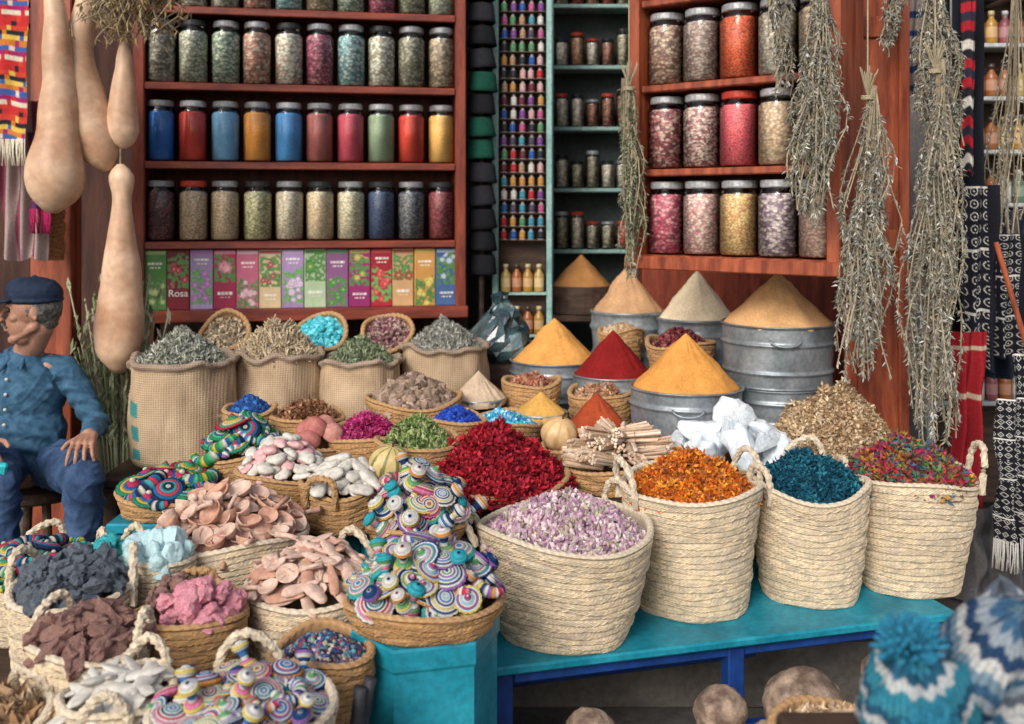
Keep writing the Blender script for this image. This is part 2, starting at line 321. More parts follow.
# boxes of herbal products
bx=[((.08,.22,.05),(.40,.5,.2)),((.16,.008,.02),(.4,.04,.08)),((.34,.24,.42),(.45,.18,.5)),((.36,.02,.07),(.7,.28,.35)),((.5,.12,.2),(.7,.45,.5)),((.56,.42,.24),(.4,.06,.10)),((.36,.24,.44),(.62,.48,.66)),((.38,.48,.30),(.08,.25,.05)),
    ((.24,.09,.22),(.08,.28,.08)),((.30,.02,.14),(.45,.4,.10)),((.34,.012,.025),(.6,.08,.08)),((.52,.30,.14),(.3,.08,.04)),((.56,.28,.07),(.65,.5,.12)),((.05,.11,.26),(.4,.5,.62))]
def text_mesh(s,size,mat):
    cu=bpy.data.curves.new('lettering','FONT'); cu.body=s; cu.size=size; cu.align_x='CENTER'; cu.extrude=.0006
    o=bpy.data.objects.new('t',cu); COL.objects.link(o); dg=bpy.context.evaluated_depsgraph_get(); me=bpy.data.meshes.new_from_object(o.evaluated_get(dg)); bpy.data.objects.remove(o)
    me.materials.clear(); me.materials.append(mat); return me
WH=M_two('white_print',(.7,.68,.62),(.8,.78,.72),10)
for i,(c1,c2) in enumerate(bx):
    w=.089; u=.075+i*(LW-.15)/13.0; x,y=cabpt(angL,A0,u,.04)
    me=MB(); nx,nz=30,80; V=[];C=[]
    V0,F0=box(0,0,.122,w,.05,.244,.002); me.add(V0,F0,c1)
    mode=i%4; base=(.0,.09,.02,.11)[mode]; top=base+(.12,.13,.14,.11)[mode]
    fl=[(R.uniform(-.03,.03),R.uniform(base+.01,top),R.uniform(.010,.018) if mode!=3 else R.uniform(.02,.032),R.uniform(0,6),R.choice((5,6,8))) for _ in range((7,5,12,2)[mode])]
    for a in range(nz):
        for b in range(nx):
            fx=-w/2+.003+(w-.006)*b/(nx-1); fz=.004+.236*a/(nz-1); V.append((fx,-.0262,fz))
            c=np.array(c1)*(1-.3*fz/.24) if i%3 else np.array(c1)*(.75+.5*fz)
            q=noise.noise(Vector((fx*70+i*7,fz*70,i))); q2=noise.noise(Vector((fx*180+i*7,fz*180,i)))
            pic=base<fz<top+.012*math.sin(fx*60+i)
            if pic:
                g=np.array((.06,.15,.04))*(1+1.4*max(0,q2)+.6*q)
                if q>-.12: c=g*(1 if mode!=2 else 1.6)
                for (ox,oz,rr,ph,pt) in fl:
                    d=math.hypot(fx-ox,fz-oz); an=math.atan2(fz-oz,fx-ox)
                    if d<rr*(.65+.35*abs(math.sin(an*pt/2+ph))): c=np.array(c2)*(1.2-.7*d/rr)*(1+.4*q2)
                    if d<rr*.2: c=np.array((.5,.35,.1))
            tz={0:.185,1:.05,2:.20,3:.06}[mode]
            if i!=1 and tz<fz<tz+.010 and abs(fx)<.028 and math.sin(fx*900+i)>-.5: c=np.array((.7,.68,.62))
            if i!=1 and tz-.014<fz<tz-.009 and abs(fx)<.020 and math.sin(fx*1700)>-.3: c=np.array((.65,.6,.5))
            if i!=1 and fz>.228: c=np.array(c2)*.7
            C.append(c)
    me.add(V,gridF(nz,nx,False),np.array(C))
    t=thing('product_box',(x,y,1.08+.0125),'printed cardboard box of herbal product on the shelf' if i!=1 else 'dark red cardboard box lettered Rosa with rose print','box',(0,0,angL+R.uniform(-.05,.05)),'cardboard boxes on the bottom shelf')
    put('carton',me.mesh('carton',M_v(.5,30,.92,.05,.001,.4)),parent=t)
    if i==1: put('lettering',text_mesh('Rosa',.040,WH),(0,-.0275,.055),(pi/2,0,0),parent=t)
# right cabinet
B0=Vector((.42,3.5,0)); angR=math.atan2(-.45,.574); RW=.735
cb=thing('display_cabinet',(B0.x,B0.y,1.315),'orange brown wooden cabinet holding large spice jars','cabinet',(0,0,angR))
board('side_panel',(.015,.09,.55),(.04,.21,1.1),W_ORG,cb); board('side_panel',(RW-.015,.09,.55),(.045,.21,1.1),W_ORG,cb)
board('back_panel',(RW/2,.19,.55),(RW-.06,.012,1.08),M_two('cabinet_back_wood2',(.06,.018,.012),(.11,.033,.02),6,(6,1,1)),cb)
SR=[.03,.325,.615,.91]
for z in SR: board('shelf',(RW/2,.09,z-.012),(RW-.078,.185,.024),W_ORG,cb)
board('bottom_rail',(RW/2,-.02,.004),(RW+.03,.02,.045),W_ORG,cb)
rj=[[('petalpink',[(.5,.10,.15),(.62,.28,.28),(.30,.05,.08)],'pink petals'),('budbeige',[(.6,.4,.35),(.46,.22,.22),(.62,.5,.4)],'pale rosebuds'),('gold',[(.6,.38,.16),(.66,.46,.22),(.5,.28,.10)],'golden pods'),('mauve',[(.42,.34,.35),(.58,.5,.46),(.2,.13,.16)],'mauve flowers'),('blush',[(.55,.4,.3),(.42,.26,.22)],'blush flowers')],
    [('maroonp',[(.24,.05,.06),(.40,.16,.14),(.14,.03,.03),(.5,.35,.28)],'maroon petals'),('maroonb',[(.25,.09,.09),(.48,.32,.27),(.6,.5,.42)],'speckled petals'),('coral',[(.72,.12,.13),(.68,.09,.11)],'coral red crystals'),('tanm',[(.5,.36,.22),(.6,.46,.32)],'tan seeds'),('palem',[(.55,.42,.32),(.33,.22,.15)],'pale bark')],
    [('darkm',[(.38,.24,.17),(.55,.42,.3),(.2,.1,.07)],'brown petals'),('plump',[(.28,.18,.15),(.45,.36,.3)],'dark buds'),('vermil',[(.7,.14,.04),(.62,.09,.03)],'vermilion powder'),('dkstone',[(.4,.34,.25),(.58,.52,.42)],'mixed roots'),('tanm',[(.4,.26,.16),(.55,.4,.26)],'tan seeds')]]
for k,rw in enumerate(rj):
    for i,(n,c,l) in enumerate(rw):
        x,y=cabpt(angR,B0,.095+i*.137,.078); jar(x,y,1.315+SR[k]+.0005,.067,.252,LIDR if (k==1 and i==2) else LIDG,'jar_'+n,c,(80,95,120)[i%3] if k!=1 or i!=2 else 150,'large glass jar of %s on orange brown shelf'%l,'large glass jars in the orange brown cabinet',rot=i*1.3)
# door leaf and posts
t=thing('shop_door',(1.2,3.3,.2),'orange brown wooden door leaf standing open','door')
board('panel',(0,0,1.3),(.2,.03,2.6),W_ORG,t); board('frame_stile',(-.085,-.022,1.3),(.035,.012,2.58),W_ORG,t); board('frame_stile',(.085,-.022,1.3),(.035,.012,2.58),W_ORG,t)
for z in (.5,1.2,1.9): board('frame_rail',(0,-.022,z),(.132,.011,.07),W_ORG,t)
Vb,Fb=lathe([(.001,.01),(.006,.009),(.009,.004),(.01,0)],12)
bolt=mesh('bolt',Vb,Fb,METAL,smooth=True)
for z in (1.25,1.45,1.68,1.95): put('bolt',bolt,(-.085,-.028,z),(pi/2,0,0),parent=t)
def post(x,y,w,d,z0,z1,mat,label):
    put('wooden_post',boxmesh('wooden_post',(w,d,z1-z0),mat),(x,y,(z0+z1)/2),label=label,cat='post')
post(-1.80,3.95,.16,.1,.2,3.1,W_ORG,'orange brown wooden door post beside hanging gourds')
post(-1.57,4.3,.09,.08,.2,3.1,W_REDV,'red brown wooden post beside the jar cabinet')
post(1.42,4.2,.1,.1,.2,3.1,W_REDV,'red brown wooden post behind hanging cloths')
# interior rack with spools
t=thing('spool_rack',(.05,4.5,.2),'white and mint rack holding thread spools','rack')
board('side_post',(-.125,0,1.4),(.028,.03,2.8),W_MINT,t); board('side_post',(.118,0,1.4),(.026,.03,2.8),W_MINT,t)
for r_ in range(20): board('shelf',(-.003,.02,1.17+r_*.0605-.006),(.214,.05,.006),W_DARK,t,.001)
for z in (.74,.93): board('shelf',(-.003,.02,z-.006),(.214,.06,.012),W_MINT,t,.001)
board('back_panel',(-.003,.06,1.4),(.214,.008,2.7),W_DARK,t)
spc=[(.4,.02,.03),(.02,.08,.3),(.55,.52,.48),(.02,.02,.03),(.45,.22,.05),(.08,.22,.1),(.4,.08,.2),(.16,.05,.22),(.05,.22,.3),(.35,.2,.12),(.5,.3,.3),(.12,.02,.03),(.06,.05,.09)]
sp=[]
for c in spc:
    mb=MB(); V,F=lathe([(.001,0),(.015,0),(.015,.004),(.011,.005),(.0135,.010),(.0135,.034),(.006,.042),(.006,.05),(.001,.05)],14); C=np.array([c if .003<v[2]<.0402 else (.4,.38,.35) for v in V]); mb.add(V,F,C); sp.append(mb.mesh('thread_spool',M_v(.5,200,.8,.3,.001)))
for r_ in range(20):
    for c_ in range(5):
        put('thread_spool',R.choice(sp),(.047+(c_-2)*.041+R.uniform(-.003,.003),4.515,1.367+r_*.0605),label='small coloured thread spool on a mint rack',cat='spool',group='thread spools on the rack')
def bottle(c,cap,r=.02,h=.11):
    V,F=lathe([(.001,0),(r*.95,0),(r,.006),(r,h*.18),(r,h*.2),(r,h*.5),(r,h*.52),(r,h*.62),(r*.5,h*.76),(r*.42,h*.8),(r*.42,h*.86),(r*.52,h*.86),(r*.52,h),(.001,h)],14)
    C=np.array([cap if v[2]>h*.85 else (c if not h*.19<v[2]<h*.51 else tuple(min(1,q*1.2+.12) for q in c)) for v in V]); return mesh('small_bottle',V,F,M_v(.3,40,.9,.05,.001,.5),C,True)
bo=[bottle((.34,.18,.03),(.45,.38,.2)),bottle((.28,.09,.02),(.05,.04,.03)),bottle((.38,.26,.08),(.5,.42,.25))]
for z in (.94,1.13):
    for c_ in range(4): put('small_bottle',bo[(c_*2+int(z*10))%3],(.047+(c_-1.5)*.05,4.512,z),(0,0,0),1.15,label='small amber oil bottle on a mint rack',cat='bottle',group='amber oil bottles on the rack')
t=thing('inner_shelf',(.41,5.1,.2),'mint edged shelves of dark jars inside the shop','shelf')
board('back_panel',(0,.12,1.4),(.44,.01,2.7),M_two('dark_shelf_back',(.025,.035,.035),(.05,.065,.065),5),t)
board('side_panel',(-.21,.03,1.4),(.02,.17,2.7),W_MINT,t); board('side_panel',(.21,.03,1.4),(.02,.17,2.7),W_MINT,t)
zs=[1.09,1.40,1.71,2.02,2.33]
for z in zs: board('shelf',(0,.03,z),(.398,.17,.02),W_MINT,t)
dk=[('d1',[(.16,.06,.04),(.35,.16,.1)],'brown spice'),('d2',[(.25,.04,.03),(.4,.08,.06)],'dark red spice'),('d3',[(.2,.18,.12),(.42,.38,.28)],'grey herbs'),('d4',[(.35,.18,.09),(.5,.3,.18)],'bark'),('d5',[(.4,.36,.3),(.6,.55,.45)],'pale seeds')]
for z in zs:
    for i in range(5):
        n,c,l=R.choice(dk); hh=R.choice((.17,.14,.19)); jar(.41+(i-2)*.078,5.10,.2+z+.011,.036,hh,R.choice((BLACKP,LIDG,LIDR)),'jar_'+n,c,80,'small glass jar of %s on a mint shelf'%l,'small jars on the inner shop shelves')
t=thing('shop_table',(.22,4.78,.2),'dark wooden table inside the shop','table'); board('top',(0,0,.80),(.7,.36,.03),W_DARK,t)
for sx in(-.32,.32):
    for sy in (-.14,.14): board('leg',(sx,sy,.3925),(.04,.04,.785),W_DARK,t)
t=put('wooden_tub',mesh('wooden_tub',*lathe([(.001,0),(.15,0),(.17,.005),(.17,.13),(.155,.13),(.15,.1),(.001,.1)],28),W_DARK),(.33,4.76,1.015),label='dark wooden tub holding a brown spice heap',cat='tub')
cone(.33,4.76,1.13,.15,.16,(.36,.17,.06),'brown spice heap in a dark tub inside the shop')
t=put('hat_pole',mesh('hat_pole',*tube([(0,0,0),(0,0,2.6)],.012,8),W_DARK),(-.135,4.4,.2),label='dark pole carrying a stack of felt hats',cat='pole')
for i in range(13):
    c=[(.012,.012,.014),(.02,.02,.024),(.01,.06,.04),(.012,.08,.05)][0 if i<3 else (2 if i in(5,6,8) else R.randrange(2))]
    V,F=lathe([(.062,0),(.068,.004),(.064,.02),(.056,.075),(.05,.085),(.013,.088)],24,lambda th,z:1+.05*np.sin(3*th+i)*(1-z*8))
    put('felt_hat',mesh('felt_hat',V,F,M_v(.95,80,.8,.3,.002,.1),c,True),(-.135+R.uniform(-.004,.004),4.4,1.22+i*.1),(R.uniform(-.07,.07),R.uniform(-.07,.07),R.uniform(0,6)),label='black felt hat stacked on a pole' if c[1]<.05 else 'dark green felt hat stacked on a pole',cat='hat',group='felt hats stacked on the pole')

# ---------------------------------------------------------------- tables & bench
def table(name,label,cx,cy,ang,sx,sy,top,mat,legmat,th=.03,zf=0,lw=.05,rails=True,apron=.08):
    t=thing(name,(cx,cy,zf),label,'table' if 'bench' not in name else 'bench',(0,0,ang)); H=top-zf
    board('top',(0,0,H-th/2),(sx,sy,th),mat,t,.005)
    for a in (-1,1):
        for b in (-1,1): board('leg',(a*(sx/2-lw*.8),b*(sy/2-lw*.8),(H-th)/2-.001),(lw,lw,H-th-.002),legmat,t)
    if rails:
        for b in (-1,1): board('rail',(0,b*(sy/2-lw*.8),H-th-apron/2-.002),(sx-2.8*lw,.022,apron),legmat,t)
        for b in (-1,1): board('stretcher',(0,b*(sy/2-lw*.8),H*.42),(sx-2.8*lw,.03,.045),legmat,t)
    return t
ab=math.atan2(.35,1.33)
def rot2(x,y,a): return x*math.cos(a)-y*math.sin(a), x*math.sin(a)+y*math.cos(a)
dx,dy=rot2(.64,.25,ab); bench=table('market_bench','turquoise topped bench on blue legs carrying straw baskets',-.05+dx,2.33+dy,ab,1.28,.5,.43,W_TURQ,W_BLUE,.022,0,.045,True,.03)
board('leg',(.0,-.21,.2),(.045,.045,.40),W_BLUE,bench)
dx,dy=rot2(.88,.6,ab); table('display_table','dark wooden display table carrying spice baskets',-.35+dx,2.72+dy,ab,1.76,1.2,.66,W_DARK,W_DARK)
table('display_table','turquoise painted display table carrying trays and baskets',-.75,3.03,0,.78,.46,.62,W_TURQ,W_TURQ,.03)
table('display_table','dark wooden table carrying burlap sacks of herbs',-.86,3.69,0,1.0,.84,.62,W_DARK,W_DARK,.03)
table('display_table','low dark table carrying straw baskets of stones',-.90,2.13,0,.98,1.14,.42,W_DARK,W_DARK,.03)
t=thing('turquoise_crate',(-1.0,2.68,0),'turquoise painted wooden crate beside the tray table','crate'); V,F=box(0,0,.29,.2,.14,.58,.004); put('body',mesh('b',V,F,W_TURQ),parent=t); board('lid',(0,0,.592),(.22,.16,.022),W_TURQ,t)
t=thing('wooden_counter',(-.84,4.0,.2),'dark wooden counter behind the burlap sacks','counter'); board('cabinet_body',(0,0,.36),(1.3,.1,.72),W_DARK,t); board('top',(0,-.03,.735),(1.34,.2,.03),W_RED,t)
def hexbox(x,y,r,h,ang,label):
    t=thing('hexagonal_box',(x,y,0),label,'box',(0,0,ang))
    V,F=lathe([(r*.97,.0),(r*.97,.02),(r,.022),(r,h-.05)],6); F.append(tuple(range(5,-1,-1))); put('panel_body',mesh('b',V,F,W_TURQ),parent=t)
    V,F=lathe([(r*1.02,h-.049),(r*1.035,h-.044),(r*1.035,h-.006),(r*1.02,h),(.001,h)],6); F.append(tuple(range(5,-1,-1))); put('top_rim',mesh('b',V,F,W_TURQ),parent=t)
hexbox(-.193,2.17,.165,.615,.25,'turquoise hexagonal wooden box under a tray of crochet toys')
hexbox(-.235,2.52,.13,.66,.1,'turquoise hexagonal wooden stool between the baskets')

# ---------------------------------------------------------------- front bench baskets
S1=(.60,.50,.37)
straw(.132,2.55,.431,.155,.224,.262,'large pale straw basket full of pale pink rosebuds',((178,.14,.06,.05),(40,.13,.07,.0)),S1,wb=1.25,row=.0175)
pile('rosebud_heap','heap of pale mauve pink dried rosebuds in a basket','flowers',.132,2.55,.66,.215,.10,T_bud,.018,3800,[(.50,.32,.38),(.60,.46,.49),(.40,.24,.32),(.64,.54,.52),(.33,.17,.25),(.37,.33,.22)],elong=1.1,lump=.09)
straw(.487,2.73,.431,.145,.188,.315,'pale straw basket full of orange dried flowers',((195,.12,.09,.02),(25,.12,.08,.01)),S1,wb=1.25,row=.0175)
pile('flower_heap','heap of bright orange dried flowers in a straw basket','flowers',.487,2.73,.715,.18,.105,T_curl,.028,1700,[(.72,.20,.01),(.62,.14,.01),(.76,.30,.04),(.45,.09,.01),(.36,.11,.03)],lump=.12)
straw(.83,2.80,.431,.125,.164,.30,'pale straw basket full of teal blue dried flowers',((200,.10,.07,.0),(80,.12,.09,.02)),S1,wb=1.25,row=.0175)
pile('flower_heap','heap of deep teal blue dried flowers in a straw basket','flowers',.83,2.80,.715,.156,.09,T_curl,.027,1600,[(.0,.06,.11),(.01,.11,.17),(.0,.035,.07),(.02,.15,.20)],lump=.12)
straw(1.14,2.88,.431,.137,.185,.305,'pale straw basket full of multicoloured potpourri',((170,.1,.05,.0),(-8,.13,.10,.02)),S1,wb=1.25,row=.0175)
pile('potpourri_heap','heap of multicoloured dried potpourri in a straw basket','potpourri',1.14,2.88,.715,.178,.105,T_curl,.036,1300,[(.36,.02,.03),(.1,.19,.05),(.42,.20,.03),(.22,.02,.09),(.06,.11,.20),(.33,.1,.03),(.04,.13,.10),(.40,.05,.09),(.20,.08,.04)],lump=.12)

# ---------------------------------------------------------------- second row
straw(-.06,2.97,.661,.19,.225,.045,'shallow wicker tray of red dried flowers',(),WICK,'wicker_tray','tray')
pile('flower_heap','large heap of deep red dried flowers on a tray','flowers',-.06,2.97,.69,.235,.15,T_curl,.036,2500,[(.38,.008,.02),(.25,.005,.012),(.46,.02,.04),(.14,.003,.010)],p=1.25,lump=.16)
straw(.33,3.06,.661,.15,.175,.06,'round wicker tray of bundled pale sticks',(),WICK,'wicker_tray','tray')
def bundle(L,r,n,cols,label,loc,rot,name='stick_bundle'):
    mb=MB()
    for i in range(n):
        a=R.uniform(0,6.28); q=r*math.sqrt(R.random()); p=Vector((0,q*math.cos(a),q*math.sin(a))); d=Vector((1,R.uniform(-.05,.05)+p.y*5,R.uniform(-.05,.05)+p.z*5)); l=L*R.uniform(.85,1.05)
        V,F=tube([p-d*l*.35,p,p+d*l*.65],[.0032,.0034,.0046],5); mb.add(V,F,np.array(R.choice(cols))*R.uniform(.8,1.15))
    V,F=tube([(0,r*1.02*math.cos(t),r*1.02*math.sin(t)) for t in np.linspace(0,6.28,14)],.0015,5); mb.add(V,F,(.35,.2,.1))
    put(name,mb.mesh(name,M_v(.85,60,.8,.3,.002)),loc,rot,label=label,cat='sticks',group='bundles of pale sticks in a tray')
SC=[(.62,.46,.32),(.68,.54,.42),(.50,.34,.23)]
for i in range(34):
    a=i*2.4; q=.125*math.sqrt((i+.5)/34); bundle(.12,.015,22,SC,'small bundle of pale brown sticks on a wicker tray',(.33+q*math.cos(a),3.06+q*math.sin(a),.722+.10*(1-(q/.135)**1.6)+R.uniform(0,.012)),(0,R.uniform(-.3,.1),a+R.uniform(-.7,.7)))
def rock(seed,flatn=7,sx=(1,1,1),mat=None,name='mineral_rock',col=(1,1,1),sub=3,rough=1.0,pd=(.26,.42)):
    V,F=ico(0,sub,seed); V=V.copy(); rr=random.Random(seed); 
    planes=[(Vector((rr.gauss(0,1),rr.gauss(0,1),rr.gauss(0,1))).normalized(),rr.uniform(*pd)) for _ in range(flatn)]
    for i in range(len(V)):
        p=Vector(V[i]); 
        for n,d in planes:
            e=p.dot(n)-d
            if e>0: p-=n*e
        s=1+rough*(.14*noise.noise(p*4+Vector((seed*3,0,0)))+.10*noise.noise(p*10+Vector((seed,5,0)))+.08*noise.noise(p*24))
        V[i]=(p.x*s*sx[0],p.y*s*sx[1],p.z*s*sx[2])
    return mesh(name,V*1.25,F,mat or M_v(.7,30,.7,.6,.01,.3),col)
ALUM=M_two('white_alum_crystal',(.62,.70,.76),(.88,.92,.95),9,rough=.2,bs=.35,bd=.003,spec=.6,fine=.88)
_b=[n for n in ALUM.node_tree.nodes if n.type=='BSDF_PRINCIPLED'][0]; _b.inputs['Subsurface Weight'].default_value=.6; _b.inputs['Subsurface Radius'].default_value=(.03,.035,.04); _b.inputs['Subsurface Scale'].default_value=1; _b.inputs['Transmission Weight'].default_value=.15
cr=[rock(s,14,mat=ALUM,name='alum_crystal',rough=.6,pd=(.17,.36),sub=4) for s in range(6)]
straw(.68,3.08,.661,.12,.15,.06,'shallow wicker tray under white alum crystals',(),WICK,'wicker_tray','tray')
for i,(px,py,pz,s) in enumerate([(-.1,-.06,.1,.14),(.02,-.09,.09,.15),(.12,-.04,.1,.14),(-.05,.03,.13,.16),(.06,.03,.14,.15),(0,-.03,.16,.14),(-.09,.0,.145,.13),(.10,-.01,.155,.12),(.02,.02,.195,.12),(-.15,.02,.1,.11),(-.03,-.09,.15,.08),(.07,-.09,.15,.07),(-.12,-.07,.14,.06),(.02,-.05,.21,.06)]):
    put('alum_crystal',cr[i%6],(.68+px,3.08+py,.66+pz),(R.uniform(0,6),R.uniform(0,6),R.uniform(0,6)),(s*1.2,s*.9,s*1.05),label='chunk of white alum crystal piled on a tray',cat='crystal',group='white alum crystals on a tray')
straw(1.02,3.2,.661,.15,.18,.08,'wicker tray of dried brown flower heads',(),WICK,'wicker_tray','tray')
pile('dried_flower_heap','heap of dry golden beige lacy flower heads beside the drums','dried flowers',1.02,3.19,.73,.205,.17,T_curl,.028,2600,[(.56,.40,.24),(.44,.29,.15),(.64,.50,.33),(.30,.18,.09)],p=2.4,lump=.24)
def drum(x,y,z,r,h,label,ribs=(.5,),r2=None,handle=True,top=True):
    prof=[(.001,.003),(r*.96,.003),(r*.98,.0)]
    for q in np.linspace(.02,.96,48):
        d=sum(.008*math.exp(-((q-k)/.022)**2) for k in ribs); prof.append((r*(.96+.03*q)+d,h*q))
    prof+=[(r*1.01,h*.97),(r*1.03,h*.985),(r*1.03,h),(r*.98,h),(r*.97,h*.93),(.001,h*.93)] if top else [(r*1.0,h*.97),(r*1.02,h*.985),(r*1.0,h),(.001,h)]
    V,F=lathe(prof,64)
    for v in V:
        n=noise.noise(Vector((v[0]*9+x*7,v[1]*9,v[2]*9)))*.006; v[0]+=n; v[1]-=n
    t=thing('metal_drum',(x,y,z),label,'drum'); put('drum_body',mesh('d',V,F,METAL,smooth=True),parent=t)
    if handle:
        c=Vector((math.cos(-1.7),math.sin(-1.7),0)); tg=Vector((-c.y,c.x,0)); pts=[c*(r*.985+.004+.02*math.sin(pi*i/10))+tg*.05*math.cos(pi*i/10)+Vector((0,0,h*.8-.02*math.sin(pi*i/10))) for i in range(11)]
        put('handle',mesh('h',*tube(pts,.004,6),METAL,smooth=True),parent=t)
drum(.586,3.37,.661,.186,.25,'galvanised metal drum topped with golden spice cone',(.3,.78)); cone(.586,3.37,.907,.176,.178,(.60,.27,.065),'golden orange spice cone on a metal drum')
drum(.93,3.5,.661,.182,.235,'lower galvanised drum supporting another drum',(.2,.5,.8),handle=False,top=False); drum(.93,3.5,.897,.192,.213,'galvanised drum topped with tan spice cone',(.25,.7),handle=True); cone(.93,3.5,1.105,.184,.178,(.66,.38,.17),'tan ginger coloured spice cone on a tall drum')
drum(.735,3.97,.661,.155,.415,'galvanised drum topped with cream spice cone',(.3,.6,.85),handle=False); cone(.735,3.97,1.07,.148,.19,(.95,.74,.50),'cream coloured spice cone on a metal drum')
drum(.475,4.1,.661,.150,.43,'galvanised drum topped with light brown spice cone',(.3,.6,.85),handle=False); cone(.475,4.1,1.085,.143,.19,(.50,.29,.15),'light brown spice cone on a metal drum')
drum(.17,4.0,.661,.178,.245,'galvanised drum topped with yellow spice cone',(.4,.8),handle=False); cone(.17,4.0,.90,.166,.168,(.62,.30,.08),'bright yellow spice cone on a metal drum')
drum(.375,3.71,.661,.15,.235,'metal drum topped with red paprika cone',(.4,.8),handle=False); cone(.375,3.71,.89,.142,.165,(.20,.012,.012),'deep red paprika cone on a metal drum')
def bowl(x,y,z,r,h,label,mat=METAL):
    return put('metal_bowl',mesh('metal_bowl',*lathe([(.001,.004),(r*.55,.0),(r*.9,h*.6),(r,h),(r*.97,h),(r*.86,h*.6),(.001,h*.5)],32),mat,smooth=True),(x,y,z),label=label,cat='bowl')
def stand(x,y,z,s,h,label='small dark wooden crate raising a basket'):
    t=thing('wooden_crate',(x,y,z),label,'crate')
    for a,b,c,d in ((0,-s/2+.01,s,.016),(0,s/2-.01,s,.016),(-s/2+.008,0,.016,s-.038),(s/2-.008,0,.016,s-.038)): board('side_board',(a,b,h/2),(c,d,h),W_DARK,t)
    board('top_board',(0,0,h-.006),(s-.034,s-.038,.012),W_DARK,t)
stand(.1,3.47,.661,.13,.1); bowl(.1,3.47,.762,.095,.04,'small metal bowl of yellow spice'); cone(.1,3.47,.795,.088,.075,(.58,.32,.08),'small yellow spice cone in a bowl')
stand(.285,3.36,.661,.14,.08); bowl(.285,3.36,.742,.105,.04,'small metal bowl of orange red spice'); cone(.285,3.36,.775,.098,.11,(.34,.06,.022),'orange red spice cone in a bowl')
stand(-.12,3.58,.661,.14,.13); bowl(-.12,3.58,.792,.1,.04,'small metal bowl of cream powder'); cone(-.12,3.58,.825,.094,.10,(.52,.39,.27),'cream coloured powder cone in a bowl')
def bp(x,y,zt,rim,r,label,plabel,pname,pcat,tm,size,n,pal,h,col=WICK,taper=.8,handles=(),name='wicker_basket',**k):
    straw(x,y,zt+.001,r*taper,r,rim-zt,label,handles,col,name)
    pile(pname,plabel,pcat,x,y,rim-.025,r*.93,h,tm,size,n,pal,**k)
stand(.625,3.72,.661,.2,.22)
bp(.625,3.72,.881,1.0,.125,'wicker basket of dark red petals among drums','heap of dark maroon dried petals','petal_heap','petals',T_petal,.026,900,[(.14,.02,.03),(.25,.04,.05),(.07,.01,.015),(.35,.12,.12)],.075)
stand(.43,3.93,.661,.13,.24)
bp(.43,3.93,.901,1.02,.09,'small wicker basket of brown bark','heap of beige bark pieces','bark_heap','bark',T_chunk,.024,350,[(.5,.36,.22),(.4,.25,.14)],.05)
bp(.32,3.58,.661,.84,.115,'wicker basket of brown star shaped spice','heap of reddish brown star anise','spice_heap','spice',T_flower,.028,700,[(.34,.15,.08),(.46,.24,.14),(.55,.33,.2)],.06)
bp(.07,3.66,.661,.865,.105,'wicker basket of reddish brown pods','heap of reddish brown dried pods','spice_heap','spice',T_bud,.026,550,[(.32,.11,.07),(.45,.22,.13),(.24,.08,.04)],.05)
bp(-.035,3.36,.661,.785,.135,'wicker basket of turquoise glass beads','heap of shiny turquoise blue beads','bead_heap','beads',T_bead,.018,1500,[(.02,.34,.55),(.1,.5,.65),(.01,.18,.42),(.3,.6,.68)],.055,rough=.25,spec=.6)
bp(-.18,3.22,.661,.82,.1,'wicker basket of blue pigment lumps','heap of deep blue pigment pieces','pigment_heap','pigment',T_chunk,.015,900,[(.01,.03,.25),(.01,.05,.36),(.02,.08,.45)],.065)
bp(-.285,3.0,.661,.80,.125,'wicker basket of green dried leaves','heap of fresh green dried leaves','leaf_heap','leaves',T_leaf,.026,2000,[(.20,.28,.08),(.30,.38,.14),(.12,.2,.05),(.38,.42,.2)],.10)
bp(-.45,3.1,.622,.80,.12,'wicker basket of magenta dried flowers','heap of magenta pink dried flowers','flower_heap','flowers',T_curl,.024,900,[(.45,.02,.14),(.55,.07,.24),(.28,.01,.08)],.085)
bp(-.34,3.44,.661,.845,.165,'wide wicker basket of round brown nuts','heap of dusty brown nutmegs','nut_heap','nuts',T_chunk,.036,600,[(.26,.18,.13),(.35,.25,.19),(.19,.13,.09)],.095)
bp(-.67,3.27,.622,.82,.12,'wicker basket of brown star anise','heap of dark brown star anise','spice_heap','spice',T_flower,.034,650,[(.30,.14,.07),(.42,.24,.13),(.2,.08,.04)],.07)
bp(-.87,3.32,.622,.83,.085,'wicker basket of deep blue pigment','heap of indigo blue pigment stones','pigment_heap','pigment',T_chunk,.022,350,[(.01,.05,.19),(.02,.08,.28),(.03,.12,.34)],.07)
LH=lathe([(.001,.045),(.02,.042),(.036,.025),(.042,.006),(.04,0),(.001,.002)],20)
clay=[mesh('clay_dome',*LH,M_two('pink_clay',(.45,.18,.15),(.58,.3,.24),10),smooth=True),mesh('clay_dome',*LH,M_two('dusky_clay',(.38,.11,.1),(.5,.2,.16),10),smooth=True)]
straw(-.6,3.07,.622,.07,.09,.15,'small wicker basket of pink clay domes',(),WICK,'wicker_basket')
itemheap(clay,-.6,3.07,.785,.06,.05,7,tilt=.2,name='clay_dome',labels='small pink clay dome in a wicker basket',cat='clay dome',group='pink clay domes in a basket')
